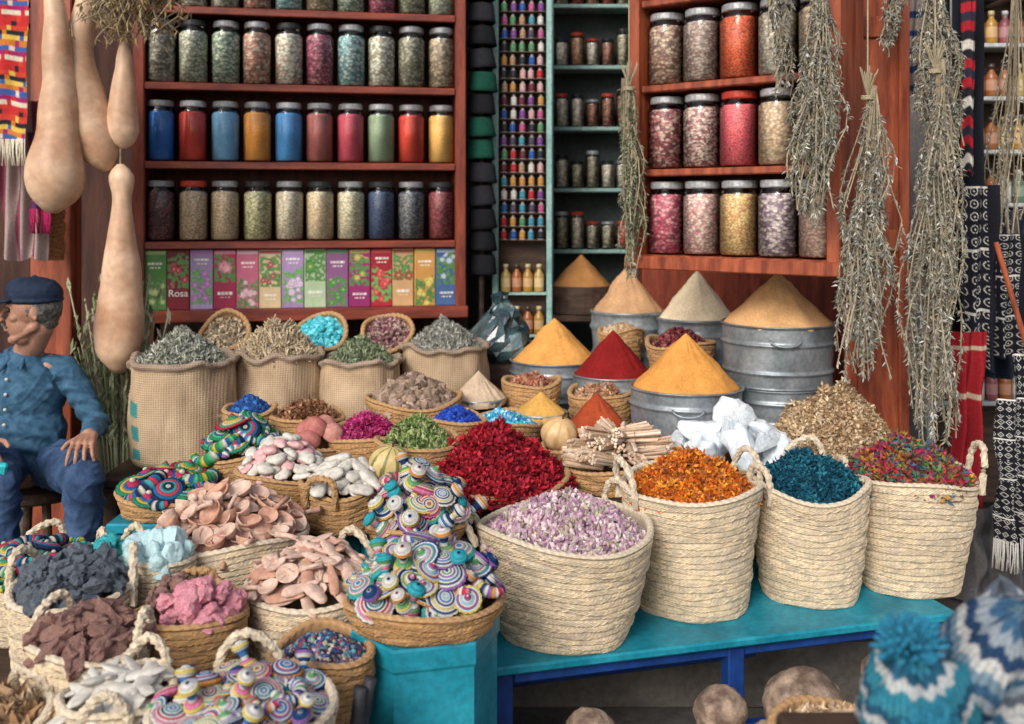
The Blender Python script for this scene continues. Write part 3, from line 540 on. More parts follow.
def gourd_round(x,y,z,r,c1,c2,label,n=9):
    V,F=lathe([(r*max(.02,math.cos(t))*1.0,r*.92*math.sin(t)) for t in np.linspace(-pi/2,pi/2,24)],108,lambda th,z:1-.035*np.abs(np.cos(n/2*th)))
    C=np.array([np.array(c1 if abs(math.cos(n/2*math.atan2(v[1],v[0])))+.3*noise.noise(Vector(v*60))>.42 else c2) for v in V]); o=thing('gourd',(x,y,z),label,'gourd',(.3,.2,0))
    put('fruit',mesh('g',V,F,M_v(.45,40,.8,.2,.002,.4),C,True),parent=o)
    put('stem',mesh('s',*tube([(0,0,r*.85),(0,.003,r*1.05),(.006,.004,r*1.25)],[.006,.004,.005],7),W_DARK),parent=o)
straw(-.345,2.82,.661,.045,.055,.07,'small wicker ring holding a striped gourd',(),WICK,'wicker_basket')
gourd_round(-.345,2.82,.785,.06,(.50,.38,.16),(.16,.15,.05),'striped yellow green ornamental gourd on basket')
straw(.15,3.17,.661,.045,.055,.08,'small wicker ring holding a tan gourd',(),WICK,'wicker_basket')
gourd_round(.15,3.17,.79,.06,(.6,.4,.2),(.5,.3,.13),'round tan gourd between spice trays')

# ---------------------------------------------------------------- sacks
def burlap():
    m,nt,b=nmat('burlap'); a=nt.nodes.new('ShaderNodeAttribute'); a.attribute_name='Col'
    tc=nt.nodes.new('ShaderNodeTexCoord'); w1=nt.nodes.new('ShaderNodeTexWave'); w1.bands_direction='Z'; w1.inputs['Scale'].default_value=42; w1.inputs['Distortion'].default_value=1.2; w1.inputs['Detail'].default_value=2; w1.inputs['Detail Scale'].default_value=3
    nt.links.new(tc.outputs['Object'],w1.inputs['Vector']); w2=nt.nodes.new('ShaderNodeTexWave'); w2.bands_direction='X'; w2.inputs['Scale'].default_value=38; w2.inputs['Distortion'].default_value=1.2; w2.inputs['Detail Scale'].default_value=3; nt.links.new(tc.outputs['Object'],w2.inputs['Vector'])
    ad=nt.nodes.new('ShaderNodeMath'); nt.links.new(w1.outputs['Fac'],ad.inputs[0]); nt.links.new(w2.outputs['Fac'],ad.inputs[1]); r=ramp(nt,ad.outputs[0],[(.15,(.55,.53,.5)),(.95,(1.08,1.08,1.08))])
    n=texnoise(nt,9,5); r2=ramp(nt,n.outputs[0],[(.3,(.72,.69,.64)),(.7,(1.12,1.12,1.12))])
    nt.links.new(mul(nt,mul(nt,a.outputs['Color'],r.outputs[0]),r2.outputs[0]),b.inputs['Base Color']); b.inputs['Roughness'].default_value=.95; b.inputs['Specular IOR Level'].default_value=.1; bump(nt,b,ad.outputs[0],.4,.002); return m
BUR=burlap()
def sack(x,y,z,r,h,label,seed,stripe=None):
    ns=140; V=[];C=[]; prof=[(.001,0),(.8,.0),(.93,.03)]+[(1+.06*math.sin(pi*t)-.03*t,t) for t in np.linspace(.08,.93,44)]+[(1.03,.955),(1.08,.975),(1.07,1.0),(.99,1.015),(.94,1.0),(.92,.95),(.9,.85),(.001,.85)]
    for q,t in prof:
        for j in range(ns):
            a=2*pi*j/ns; n1=noise.noise(Vector((math.cos(a)*1.3+seed*3,math.sin(a)*1.3,t*1.8)))*.10
            n2=-max(0,1-abs(noise.noise(Vector((math.cos(a)*2.2+seed,math.sin(a)*2.2,t*1.4+math.sin(a*2+seed)))))*4)*.016
            n4=noise.noise(Vector((math.cos(a)*7+seed,math.sin(a)*7,t*5)))*.008
            n3=.020*math.sin(a*13+seed+2*math.sin(a*3))*max(0,t-.6)*2
            rr=r*q*(1+(n1+n2+n3+n4)*(1 if q>.5 else 0)); V.append((rr*math.cos(a),rr*math.sin(a),h*t+(.03*noise.noise(Vector((math.cos(a)*2,math.sin(a)*2,seed))) if t>.5 else 0)))
            c=(.46,.34,.225)
            if t>.94: c=(.33,.25,.19)
            if stripe and abs(((a-stripe)%(2*pi)))<.28 and .1<t<.7 and (int(t*14)%3!=0): c=(.05,.25,.24)
            C.append(c)
    put('burlap_sack',mesh('burlap_sack',V,gridF(len(prof),ns),BUR,C,True),(x,y,z),label=label,cat='sack',group='burlap sacks of dried herbs')
HB=[(.28,.29,.22),(.40,.40,.33),(.17,.18,.14),(.5,.5,.43)]
sack(-1.155,3.5,.621,.175,.36,'upright burlap sack of grey green herbs with teal print',1,3.9)
pile('herb_heap','mound of grey green dried herb leaves in a sack','herbs',-1.155,3.5,.95,.165,.125,T_leaf,.026,3400,HB,p=1.5,lump=.1)
sack(-.87,3.7,.621,.162,.355,'burlap sack of beige dried roots with rolled rim',2)
pile('herb_heap','mound of beige dried roots in a burlap sack','herbs',-.87,3.7,.95,.152,.125,T_stick,.04,1800,[(.48,.38,.24),(.58,.48,.33),(.35,.26,.16)],p=1.5,lump=.1)
sack(-.56,3.70,.621,.145,.33,'burlap sack of dark green dried leaves',3)
pile('herb_heap','mound of dark green dried leaves in a sack','herbs',-.56,3.7,.92,.136,.10,T_leaf,.024,2500,[(.13,.17,.09),(.22,.26,.15),(.32,.35,.22)],p=1.5,lump=.1)
sack(-.26,3.86,.661,.165,.325,'burlap sack of pale grey leaves beside the counter',5)
pile('herb_heap','mound of pale grey dried lavender in a sack','herbs',-.26,3.86,.955,.155,.115,T_leaf,.024,2700,[(.32,.32,.27),(.45,.45,.4),(.22,.22,.18)],p=1.5,lump=.1)
for x,lab,pal,tm,nn in ((-1.12,'beige petals',[(.5,.38,.25),(.6,.5,.36)],T_petal,'petal_heap'),(-.745,'turquoise stones',[(.05,.42,.5),(.15,.6,.66)],T_chunk,'stone_heap'),(-.485,'dark purple buds',[(.2,.07,.09),(.38,.26,.22)],T_bud,'bud_heap')):
    straw(x,3.93,.985,.07,.1,.05,'small round wicker basket of %s tilted forward'%lab,(),WICK,'wicker_basket','basket',(.75,0,0))
    o=pile(nn,'small heap of %s in a tilted basket'%lab,lab.split()[-1],x,3.907,1.012,.088,.03,tm,.022,330,pal); o.rotation_euler=(.75,0,0)

# ---------------------------------------------------------------- crochet items
WC=(.60,.58,.54)
tl,rd,bl,gn,pk,pu,og,nv,yl,lb=(.04,.32,.38),(.48,.03,.06),(.05,.18,.42),(.12,.32,.14),(.56,.16,.28),(.24,.11,.32),(.60,.26,.07),(.02,.05,.14),(.58,.46,.12),(.28,.48,.56)
BASE=[rd,tl,pk,bl,gn,pu,og,nv,yl,lb]
PAL=[]
for i in range(11):
    rr=random.Random(50+i); p=[]; 
    for k in range(11): p.append(WC if (k+i)%(3 if i%3 else 2)==1 else rr.choice(BASE))
    PAL.append(p)
GP=[[(.5,.42,.05),(.03,.19,.09),(.07,.34,.15),(.5,.48,.4),(.02,.1,.26),(.08,.36,.18),(.03,.22,.10)],[(.42,.03,.07),(.03,.24,.12),(.55,.38,.05),(.5,.48,.4),(.04,.27,.13),(.42,.03,.07)],
    [(.5,.48,.4),(.02,.03,.06),(.05,.28,.32),(.5,.05,.09),(.02,.13,.28),(.02,.03,.07)],[(.6,.55,.48),(.42,.03,.08),(.02,.1,.28),(.5,.33,.05),(.03,.2,.12)]]
YARN=M_v(1.0,350,.72,.6,.0012,.0)
def crochet(pal,r=.040,th=.015,seed=0,shape=0):
    """crocheted round: raised rows of stitches, crown in the middle, scalloped edge"""
    seg=84; V=[];C=[]; rings=len(pal); N=rings*3; st=28
    for i in range(N+1):
        q=i/N; ring=min(rings-1,i//3); rr=r*q
        z=th*((1-q**2)**.8 if shape==0 else (.35*(1-q**2)+1.15*math.exp(-(q/.28)**2)) if shape==1 else (1-q**2)**.5*1.25)
        gr=abs(math.sin(pi*i/3)); 
        for j in range(seg):
            a=2*pi*j/seg; s=abs(math.sin(st/2*a+ring*pi/2))
            f=1+(.09*abs(math.sin(8*a))*max(0,q-.86)/.14)+.012*math.sin(2*a+seed)
            V.append((max(rr,1e-4)*f*math.cos(a),max(rr,1e-4)*f*math.sin(a),z+.0022*gr*(.35+.65*s)*min(1,q*5)+.002*math.sin(a*2+seed*2)*q*q))
            C.append(np.array(pal[ring])*(.50+.32*gr+.28*s*gr)*(.9+.2*R.random()))  # yarn colour darkened in the grooves between rows, as painted shade
    for i in range(10,-1,-1):
        q=i/10
        for j in range(seg):
            a=2*pi*j/seg; V.append((max(r*q,1e-4)*math.cos(a),max(r*q,1e-4)*math.sin(a),-th*.5*(1-q**2.4)**.6-.0005)); C.append(np.array(pal[min(rings-1,int(q*rings))])*.7)
    return mesh('crochet_disc',V,gridF(N+12,seg),YARN,C,True)
def crochet_tube(pal,Rr=.035,rad=.013,arc=4.0,seed=0):
    pts=[];rads=[];n=66
    for i in range(n+1):
        a=arc*i/n-arc/2; pts.append((Rr*math.cos(a)-Rr*.6,Rr*math.sin(a),.006*math.sin(a*2+seed))); q=i/n; rads.append(rad*(.25+.75*math.sin(pi*q)**.45)*(1+.14*abs(math.sin(i*pi/3))))
    V,F=tube(pts,rads,18,.03); C=np.array([np.array(pal[((i//18)//3)%len(pal)])*(.6+.4*abs(math.sin((i//18)*pi/3)))*(.88+.2*R.random()) for i in range(len(V))])
    return mesh('crochet_crescent',V,F,YARN,C,True)
def rattle(pal,seed=0):
    prof=[]; 
    for i in range(61):
        t=i/60; z=-.03+.085*t; rr=.021*math.sqrt(max(0,1-((z+.009)/.021)**2)) if z<.011 else 0
        rr=max(rr,(.008+.0105*math.exp(-((z-.042)/.010)**2)) if z<.05 else .0185*math.sqrt(max(0,1-((z-.042)/.0135)**2))*.6)
        prof.append((max(rr,.0005)*(1+.10*abs(math.sin(i*pi/4))),z))
    V,F=lathe(prof,36,lambda th,z:1+.05*np.abs(np.sin(9*th))); C=np.array([np.array(pal[(k//36)//5%len(pal)])*(.6+.4*abs(math.sin((k//36)*pi/4)))*(.88+.2*R.random()) for k in range(len(V))])
    return mesh('crochet_rattle',V,F,YARN,C,True)
CD=[crochet(p,seed=i,shape=i%3,r=(.040,.036,.034)[i%3]) for i,p in enumerate(PAL)]; CT=[crochet_tube(PAL[i],seed=i) for i in (0,2,3)]; CR=[rattle(PAL[i],i) for i in (0,1,3,4,5)]
CG=[crochet(p,seed=i,shape=i%2) for i,p in enumerate(GP)]+[crochet_tube(GP[0],.045,.015,4.2,1),crochet_tube(GP[2],.045,.015,4.0,2)]
CL=['round crocheted toy with narrow multicoloured and white rings' if i%3==0 else ('crocheted toy with raised crown and coloured rings' if i%3==1 else 'domed crocheted toy with bright rings and white rows') for i in range(11)]
CTL=['curved striped stuffed crochet crescent in a heap']*3; CRL=['small striped crochet rattle with knobbed handle']*5
CGL=['green and yellow crochet disc toy','red and green crochet disc toy','dark blue and red crochet disc toy','cream and red crochet disc toy','curved green striped crochet crescent','curved dark blue striped crochet crescent']
G='crochet toys piled on wicker trays'
MIXM=CD+CT[:2]+CR; MIXL=CL+CTL[:2]+CRL
straw(-.19,2.16,.617,.145,.17,.05,'round wicker tray of crochet toys on turquoise box',(),WICK,'wicker_tray','tray')
itemheap(MIXM,-.19,2.16,.690,.148,.085,46,(.75,1.05),.55,2,.03,'crochet_toy',MIXL,'crochet toy',G,jit=.010)
straw(-.24,2.52,.662,.10,.125,.05,'small wicker tray of crochet toys on a stool',(),WICK,'wicker_tray','tray')
itemheap(MIXM,-.235,2.51,.73,.116,.115,32,(.8,1.1),.6,2,.03,'crochet_toy',MIXL,'crochet toy',G,jit=.014)
straw(-.475,1.76,.421,.14,.160,.195,'pale straw basket of striped crochet toys',((100,.12,.07,.0),),S1)
itemheap(CD+CT[:2]+CR[:2],-.475,1.76,.622,.150,.045,40,(.62,.92),.5,2,.022,'crochet_toy',CL+CTL[:2]+CRL[:2],'crochet toy',G,jit=.010)
straw(-1.0,2.93,.621,.125,.15,.05,'round wicker tray of green crochet toys',(),WICK,'wicker_tray','tray')
itemheap(CG,-1.0,2.93,.69,.125,.045,16,(1,1.3),.35,2,.025,'crochet_toy',CGL,'crochet toy',G,jit=.006)
straw(-.83,3.09,.621,.09,.11,.12,'wicker basket of dark crochet toys',(),WICK)
itemheap(CG+CT[:1],-.83,3.09,.765,.105,.09,16,(1,1.3),.6,2,.025,'crochet_toy',CGL+CTL[:1],'crochet toy',G,jit=.008)
bp(-.385,2.03,.421,.605,.105,'wicker basket of dark blue and mixed beads','heap of fine dark blue and mixed beads','bead_heap','beads',T_bead,.0125,1700,[(.02,.04,.13),(.03,.07,.2),(.02,.02,.04),(.25,.05,.08),(.08,.25,.3),(.4,.35,.28)],.05,rough=.3,spec=.5)

# ---------------------------------------------------------------- clay, soap, stones
TER=M_two('terracotta_clay',(.42,.21,.14),(.56,.33,.24),9,rough=.85,bs=.2,bd=.002); TER2=M_two('pale_terracotta_clay',(.52,.34,.26),(.64,.46,.37),9,rough=.85,bs=.2,bd=.002)
def cupm(r,h,mat,nm='clay_cup'): return mesh(nm,*lathe([(.001,0),(r*.45,0),(r*.8,h*.38),(r*.97,h*.85),(r,h),(r*.9,h*1.0),(r*.74,h*.5),(r*.3,h*.16),(.001,h*.15)],28,lambda th,z:1+.02*np.sin(2*th)),mat,smooth=True)
def spoon(mat):
    mb=MB(); V,F=lathe([(.001,0),(.012,0),(.024,.008),(.029,.016),(.026,.016),(.018,.008),(.001,.006)],18); mb.add(V,F); V,F=tube([(.024,0,.011),(.05,0,.014),(.085,0,.012)],[.007,.006,.009],8); mb.add(V,F); return mb.mesh('clay_spoon',mat,True)
cups=[cupm(.032,.03,TER),cupm(.036,.024,TER2),cupm(.026,.034,TER2),cupm(.040,.02,TER),spoon(TER),spoon(TER2)]
straw(-.72,2.57,.421,.16,.19,.25,'wide pale straw basket of terracotta cups',(),S1)
itemheap(cups,-.72,2.57,.68,.175,.09,70,(.75,1.05),.8,3,.022,'clay_cup',['terracotta clay cup in a heap','shallow pale terracotta dish in a heap','small pale terracotta cup in a heap','shallow terracotta dish in a heap','terracotta clay spoon in a heap','pale terracotta clay spoon in a heap'],'clay cup','terracotta cups heaped in a basket',flip=True,jit=.006)
def slab(L,w,t,seed,mat,name,pt=2.6):
    V=[];ns=20
    for i in range(15):
        q=-1+2*i/14; rr=math.sqrt(max(0,1-abs(q)**pt))*(1-.25*q)
        for j in range(ns):
            a=2*pi*j/ns; n=1+.18*noise.noise(Vector((q*2+seed,math.cos(a),math.sin(a)))); V.append((q*L/2,(rr*w/2*math.cos(a)+.12*w*math.sin(q*2+seed))*n,rr*t/2*math.sin(a)*n+.06*L*(q*q)*.5))
    return mesh(name,V,gridF(15,ns),mat,smooth=True)
scr=[slab(.11,.030,.014,s,m,'clay_scrubber',3) for s,m in ((1,TER),(2,TER2),(3,TER2),(5,TER))]+[slab(.06,.036,.018,7,TER2,'clay_scrubber')]
straw(-.453,2.3,.421,.13,.158,.215,'pale straw basket of long terracotta scrubbers',((60,.11,.08,.0),),S1)
itemheap(scr+[spoon(TER2)],-.453,2.3,.65,.15,.08,54,(.7,1.05),.4,2,.018,'clay_scrubber','long pale terracotta foot scrubber in a basket','scrubber','terracotta foot scrubbers in a basket')
WS=M_two('chalky_white_stone',(.50,.46,.40),(.66,.63,.56),8,rough=.8,bs=.2,bd=.002); PK=M_two('pink_soap',(.60,.32,.32),(.70,.44,.42),8,rough=.6,bs=.2,bd=.002)
soap=[slab(.055,.04,.025,s,m,'soap_piece') for s,m in ((1,WS),(2,PK),(4,WS))]
straw(-.66,2.88,.621,.11,.13,.125,'wicker basket of white and pink soaps',(),WICK)
itemheap(soap,-.66,2.88,.76,.125,.08,40,(.7,1.05),.4,2,.02,'soap_piece',['white oval soap in a basket','pink oval soap in a basket','white oval soap in a basket'],'soap','white and pink soaps in a basket')
wst=[slab(.085,.045,.025,s,WS,'white_stone') for s in (5,6,7)]
straw(-.475,2.79,.621,.10,.12,.11,'wicker basket of long white stones',((250,.09,.06,.02),),WICK)
itemheap(wst,-.475,2.79,.745,.115,.06,26,(.65,1.05),.35,2,.025,'white_stone','long smooth white pumice stone in a basket','stone','white pumice stones in a basket')
wl=[slab(.16,.034,.014,s,WS,'white_stone',4) for s in (8,9,10)]
straw(-.715,1.81,.421,.08,.10,.20,'pale straw basket of long white stones',((80,.09,.06,0),(-80,.08,.04,0)),S1)
itemheap(wl,-.715,1.81,.63,.07,.03,13,(.8,1.0),.2,2,.02,'white_stone','long flat chalk white stone in a straw basket','stone','chalk white stones in a basket')
DKS=M_two('dark_slate_stone',(.03,.038,.05),(.16,.185,.22),36,rough=.8,bs=.5,bd=.003,spec=.4,lohi=(.4,.62)); BRS=M_two('brown_rock',(.12,.055,.045),(.36,.20,.16),36,rough=.8,bs=.5,bd=.003,spec=.4,lohi=(.4,.62))
PKS=M_two('pink_mineral',(.50,.09,.16),(.80,.46,.48),36,rough=.5,bs=.5,bd=.003,spec=.5,lohi=(.4,.64)); LBS=M_two('pale_blue_mineral',(.30,.50,.54),(.58,.74,.74),26,rough=.5,bs=.4,bd=.003,spec=.5)
TLS=M_two('teal_mineral',(.01,.22,.24),(.05,.44,.44),20,rough=.6,bs=.3,bd=.003)
def rocks(m,nm,n=4,sx=(1,1,1),rg=2.0): return [rock(s+n*13,7,sx,m,nm,rough=rg,pd=(.24,.42)) for s in range(n)]
straw(-.975,2.22,.421,.105,.13,.235,'pale straw basket of dark slate coloured stones',((20,.11,.08,.0),(160,.1,.08,0)),S1)
itemheap(rocks(DKS,'dark_stone',7,(1.1,.8,.8)),-.975,2.22,.668,.118,.06,36,(.024,.060),1,3,.028,'dark_stone','rough dark grey volcanic stone in a basket','stone','dark stones in a straw basket',jit=.006)
straw(-.84,1.99,.421,.095,.115,.22,'pale straw basket of brown resin rocks',((150,.09,.07,0),(0,.08,.06,0)),S1)
itemheap(rocks(BRS,'brown_stone',6,(1.5,.75,.6)),-.84,1.99,.655,.105,.045,28,(.030,.060),.5,3,.024,'brown_stone','rough brown bark like stone in a basket','stone','brown stones in a straw basket',jit=.005)
straw(-.685,2.13,.421,.10,.120,.225,'straw basket of pink mineral lumps',((100,.09,.05,0),),WICK)
itemheap(rocks(PKS,'pink_mineral',6,(1.1,.85,.8)),-.66,2.11,.660,.075,.045,15,(.026,.062),1,2,.03,'pink_mineral','rough bright pink mineral lump in a basket','mineral','pink mineral lumps in a basket',jit=.005)
itemheap(rocks(BRS,'reddish_stone',4),-.735,2.18,.658,.055,.03,14,(.022,.036),1,2,.02,'reddish_stone','small reddish brown stone beside pink minerals','stone','reddish stones in a basket')
straw(-.83,2.35,.421,.07,.085,.26,'small straw basket of pale blue crystals',(),S1)
itemheap(rocks(LBS,'blue_crystal',5,(1,1,1),1.0),-.83,2.35,.692,.078,.035,12,(.030,.058),1,2,.03,'blue_crystal','pale blue rough crystal in a small basket','crystal','pale blue crystals in a basket')
straw(-1.24,2.60,.421,.14,.165,.14,'straw basket of teal and blue yarn toys',((30,.12,.08,0),(110,.1,.08,0)),S1)
itemheap(CG,-1.24,2.60,.575,.145,.06,22,(.8,1.05),.5,2,.02,'crochet_toy',CGL,'crochet toy',G)
straw(-1.03,2.50,.421,.08,.1,.19,'small straw basket of teal stones',((60,.09,.07,0),),S1)
itemheap(rocks(TLS,'teal_stone',4,rg=1.2),-1.03,2.50,.622,.085,.04,14,(.03,.05),1,2,.03,'teal_stone','rough teal green stone in a basket','stone','teal stones in a basket')
straw(-.935,1.80,.421,.08,.10,.16,'straw basket of curled wood chips',((70,.09,.05,0),),S1)
pile('wood_chip_heap','heap of tan curled wood chips in a basket','wood chips',-.935,1.80,.565,.09,.05,T_petal,.04,400,[(.5,.32,.18),(.4,.22,.1),(.6,.45,.28)],elong=1.6)
CHR=M_two('charcoal_root',(.014,.014,.018),(.05,.05,.055),12,rough=.6,bs=.4,bd=.003)
for i,(x,y,l,a) in enumerate([(-.315,1.855,.20,.16),(-.277,1.87,.265,-.06),(-.298,1.89,.275,.08),(-.246,1.885,.25,-.20),(-.262,1.845,.19,-.02),(-.290,1.835,.15,.05)]):
    pts=[(0,0,0),(.010,0,l*.35),(-.004,.008,l*.7),(.008,0,l)]
    put('dark_root',mesh('dark_root',*tube(pts,[.014,.016,.015,.012],12,.1),CHR,smooth=True),(x,y,.341),(0,a,0),label='dark charcoal coloured root stick standing by baskets',cat='root',group='dark roots standing together')
put('wooden_block',boxmesh('wooden_block',(.15,.12,.34),W_DARK),(-.275,1.87,.17),label='dark wooden block under standing roots',cat='block')

# ---------------------------------------------------------------- hanging herbs
HP=[(.31,.31,.26),(.40,.395,.34),(.20,.20,.165),(.26,.25,.20),(.48,.47,.42),(.33,.28,.20)]
T_sage=(np.array([(-.5,0,0),(-.1,-.15,.06),(.5,0,-.02),(-.1,.15,.06),(.1,0,-.04)]),[(0,1,4),(1,2,4),(2,3,4),(3,0,4)])
def herb(x,y,zt,zb,w,label,stems=34,lv=60,pal=HP,d=.8,zhook=2.3,ls=1.0):
    mb=MB(); L=zt-zb; lw=R.uniform(0,9); Vs=[];Fs=[];Cs=[];nn=0
    tv,tf=T_sage; kk=len(tv)
    for s in range(stems):
        a=R.uniform(0,6.28); q=math.sqrt(R.random()); ex=math.cos(a)*q*w/2; ey=math.sin(a)*q*w/2*d; l=L*(R.uniform(.5,1) if s%3 else R.uniform(.8,1))
        st=R.uniform(0,.35)*L; wv=R.uniform(.2,.45)
        def P(t):
            f=math.sin(min(1,t*1.9)*pi/2)*(1-.15*t)*(1+wv*math.sin(t*9+s)); return Vector((ex*f+.012*math.sin(t*7+s)+.014*math.sin(t*4+lw),ey*f+.01*math.cos(t*5+s),-st*(t>0)-t*(l-st)))
        pts=[P(i/8) for i in range(9)]; V,F=tube(pts,.0022,4); mb.add(V,F,np.array((.34,.28,.19))*R.uniform(.6,1.2))
        cl=[R.random() for _ in range(7)]; tone=R.uniform(.7,1.15)
        for k in range(lv):
            t=min(1,max(.04,(R.choice(cl)+R.gauss(0,.04)) if k%3 else R.uniform(.04,1))); p=P(t); sz=R.uniform(.010,.024)*ls
            A=Euler((R.uniform(-1,1),R.uniform(.2,1.5),R.uniform(0,6.28))).to_matrix(); p=p+A@Vector((sz*.5,0,0))
            Vs.append(tv*sz@np.array(A).T+np.array(p)); Cs.append(np.tile(np.array(R.choice(pal))*R.uniform(.65,1.15)*tone,(kk,1))); Fs+=[tuple(i+nn for i in f) for f in tf]; nn+=kk
    for s in range(12):
        a=R.uniform(0,6.28); V,F=tube([(0,0,-.03),(.012*math.cos(a),.012*math.sin(a),.0),(.03*math.cos(a),.03*math.sin(a),R.uniform(.03,.06))],.002,4); mb.add(V,F,(.36,.3,.2))
    mb.add(np.vstack(Vs),Fs,np.vstack(Cs))
    t=thing('dried_herb_bundle',(x,y,zt),label,'herb bundle')
    put('leaves',mb.mesh('h',M_v(.9,90,.8,.2,.001,.1)),parent=t)
    put('string',mesh('s',*tube([(0,0,-.02),(0,0,zhook-zt)],.0025,5),STRING),parent=t)
    put('binding',mesh('s',*tube([(.018*math.cos(q),.018*math.sin(q),-.03-.0035*q/6.28) for q in np.linspace(0,18,40)],.003,5),STRING),parent=t)
herb(.890,2.93,2.25,1.45,.135,'long hanging bundle of dried grey green herbs',56,190)
herb(.80,3.02,2.25,1.84,.07,'short hanging bundle of dried grey green herbs',18,100)
herb(1.06,2.98,1.87,.97,.15,'dried sage bundle hung by string on the door',60,200)
herb(1.265,2.99,1.95,.80,.155,'very long dried herb bundle hanging beside the door',62,230)
herb(1.32,3.10,2.27,1.66,.15,'thick dried herb bundle hanging above cloths',52,150)
herb(1.20,3.16,2.27,1.98,.06,'small dried herb bundle hanging against the door',14,70)
herb(.40,3.42,1.95,1.26,.07,'narrow green dried herb bundle beside the cabinet',26,140,[(.22,.25,.15),(.32,.33,.23),(.15,.16,.10)])
t=thing('hanging_rail',(0,3.0,2.3),'dark rail above the stall carrying hung goods','rail'); put('bar',mesh('r',*tube([(-2.2,.0,0),(2.2,0,0)],.014,10),W_DARK),parent=t)
for sx in (-2.1,2.1): put('bracket',mesh('r',*tube([(sx,0,0),(sx,1.47,.0)],.012,8),W_DARK),parent=t)
t=thing('hanging_rail',(0,3.55,2.35),'dark rail above the stall carrying gourds and textiles','rail'); put('bar',mesh('r',*tube([(-2.2,.0,0),(2.2,0,0)],.012,10),W_DARK),parent=t)
for sx in (-2.0,2.0): put('bracket',mesh('r',*tube([(sx,0,0),(sx,.92,.0)],.012,8),W_DARK),parent=t)
herb(-1.33,3.5,2.44,2.08,.34,'tangle of dry straw hanging above the gourds',90,20,[(.46,.34,.18),(.36,.25,.12)],ls=1.6)
herb(1.75,3.5,2.3,1.0,.2,'grey dried herb bundle behind hanging cloths',20,60)

# ---------------------------------------------------------------- long gourds
GM=M_two('mottled_gourd_skin',(.42,.23,.13),(.66,.45,.30),4.5,rough=.45,bs=.2,bd=.002,spec=.4,lohi=(.34,.56),fine=.85)
def gourd(x,y,zt,prof,label,bend=.0,bx=.0,hook=2.35):
    pts=[];rad=[]; 
    L=prof[-1][0]
    for i in range(37):
        s=L*i/36
        for (a,ra),(b,rb) in zip(prof,prof[1:]):
            if a<=s<=b+1e-9: q=(s-a)/(b-a); q=q*q*(3-2*q); rr=ra+(rb-ra)*q; break
        pts.append((bend*math.sin(pi*s/L*1.1)+bx*s/L,0,-s)); rad.append(max(rr,.002))
    for k in range(2): rad=[rad[0]]+[(rad[i-1]+2*rad[i]+rad[i+1])/4 for i in range(1,36)]+[rad[-1]]
    V,F=tube(pts,rad,24); 
    for v in V: 
        n=noise.noise(Vector((v[0]*9+x*5,v[1]*9,v[2]*6)))*.009; v[0]+=n; v[1]+=n
    t=thing('bottle_gourd',(x,y,zt),label,'gourd'); put('fruit',mesh('g',V,F,GM,smooth=True),parent=t)
    if hook: put('string',mesh('s',*tube([(0,0,-.01),(0,0,hook-zt)],.003,5),STRING),parent=t)
gourd(-1.63,3.52,2.30,[(0,.012),(.06,.036),(.3,.052),(.5,.070),(.68,.098),(.76,.08),(.81,.02)],'large hanging bottle gourd with mottled tan skin',.03,.02)
gourd(-1.53,3.6,2.28,[(0,.03),(.15,.050),(.35,.078),(.5,.085),(.6,.06),(.64,.015)],'long curved bottle gourd hanging by string',-.06,.06)
gourd(-1.40,3.6,2.12,[(0,.01),(.08,.03),(.2,.045),(.34,.05),(.39,.03),(.4,.008)],'slim brown hanging gourd',.0,.0)
gourd(-1.41,3.6,1.665,[(0,.012),(.025,.044),(.06,.048),(.11,.034),(.25,.044),(.40,.064),(.58,.086),(.69,.076),(.75,.02)],'tall slender gourd with knobbed neck hanging',.01,-.01)
for i in range(3):
    straw(-1.75,3.80,1.31+i*.062,.040,.046,.06,'small orange brown woven cup against the door post',(),(.40,.18,.08),'woven_cup','woven cup')
mb=MB()
for i in range(130):
    a=R.uniform(0,6.28); l=R.uniform(.55,.92); dx=math.cos(a)*.16*R.random(); dy=math.sin(a)*.1*R.random()
    pts=[(dx*.3,dy*.3,0),(dx*.6,dy*.6,l*.5),(dx*1.2,dy,l)]; V,F=tube(pts,.003,4); c=np.array(R.choice([(.27,.31,.17),(.38,.40,.24),(.46,.44,.30)])); mb.add(V,F,c)
    for k in range(18):
        q=R.uniform(.4,1); p=Vector(pts[1])*(1-q)*2+Vector(pts[2])*(2*q-1) if q>.5 else Vector(pts[1]); A=Matrix.Translation(p)@Euler((R.uniform(-.5,.5),-R.uniform(.6,1.5),R.uniform(0,6.28))).to_matrix().to_4x4()@Matrix.Scale(.055,4); mb.add(T_leaf[0],T_leaf[1],c*R.uniform(.7,1.2),A)
put('dried_stalk_bunch',mb.mesh('s',M_v(.9,90,.8,.2,.001,.1)),(-1.46,3.72,.36),label='bunch of dried green stalks standing by the wall',cat='stalks')
stand(-1.46,3.72,.2,.2,.16,'low dark wooden crate under a stalk bunch')

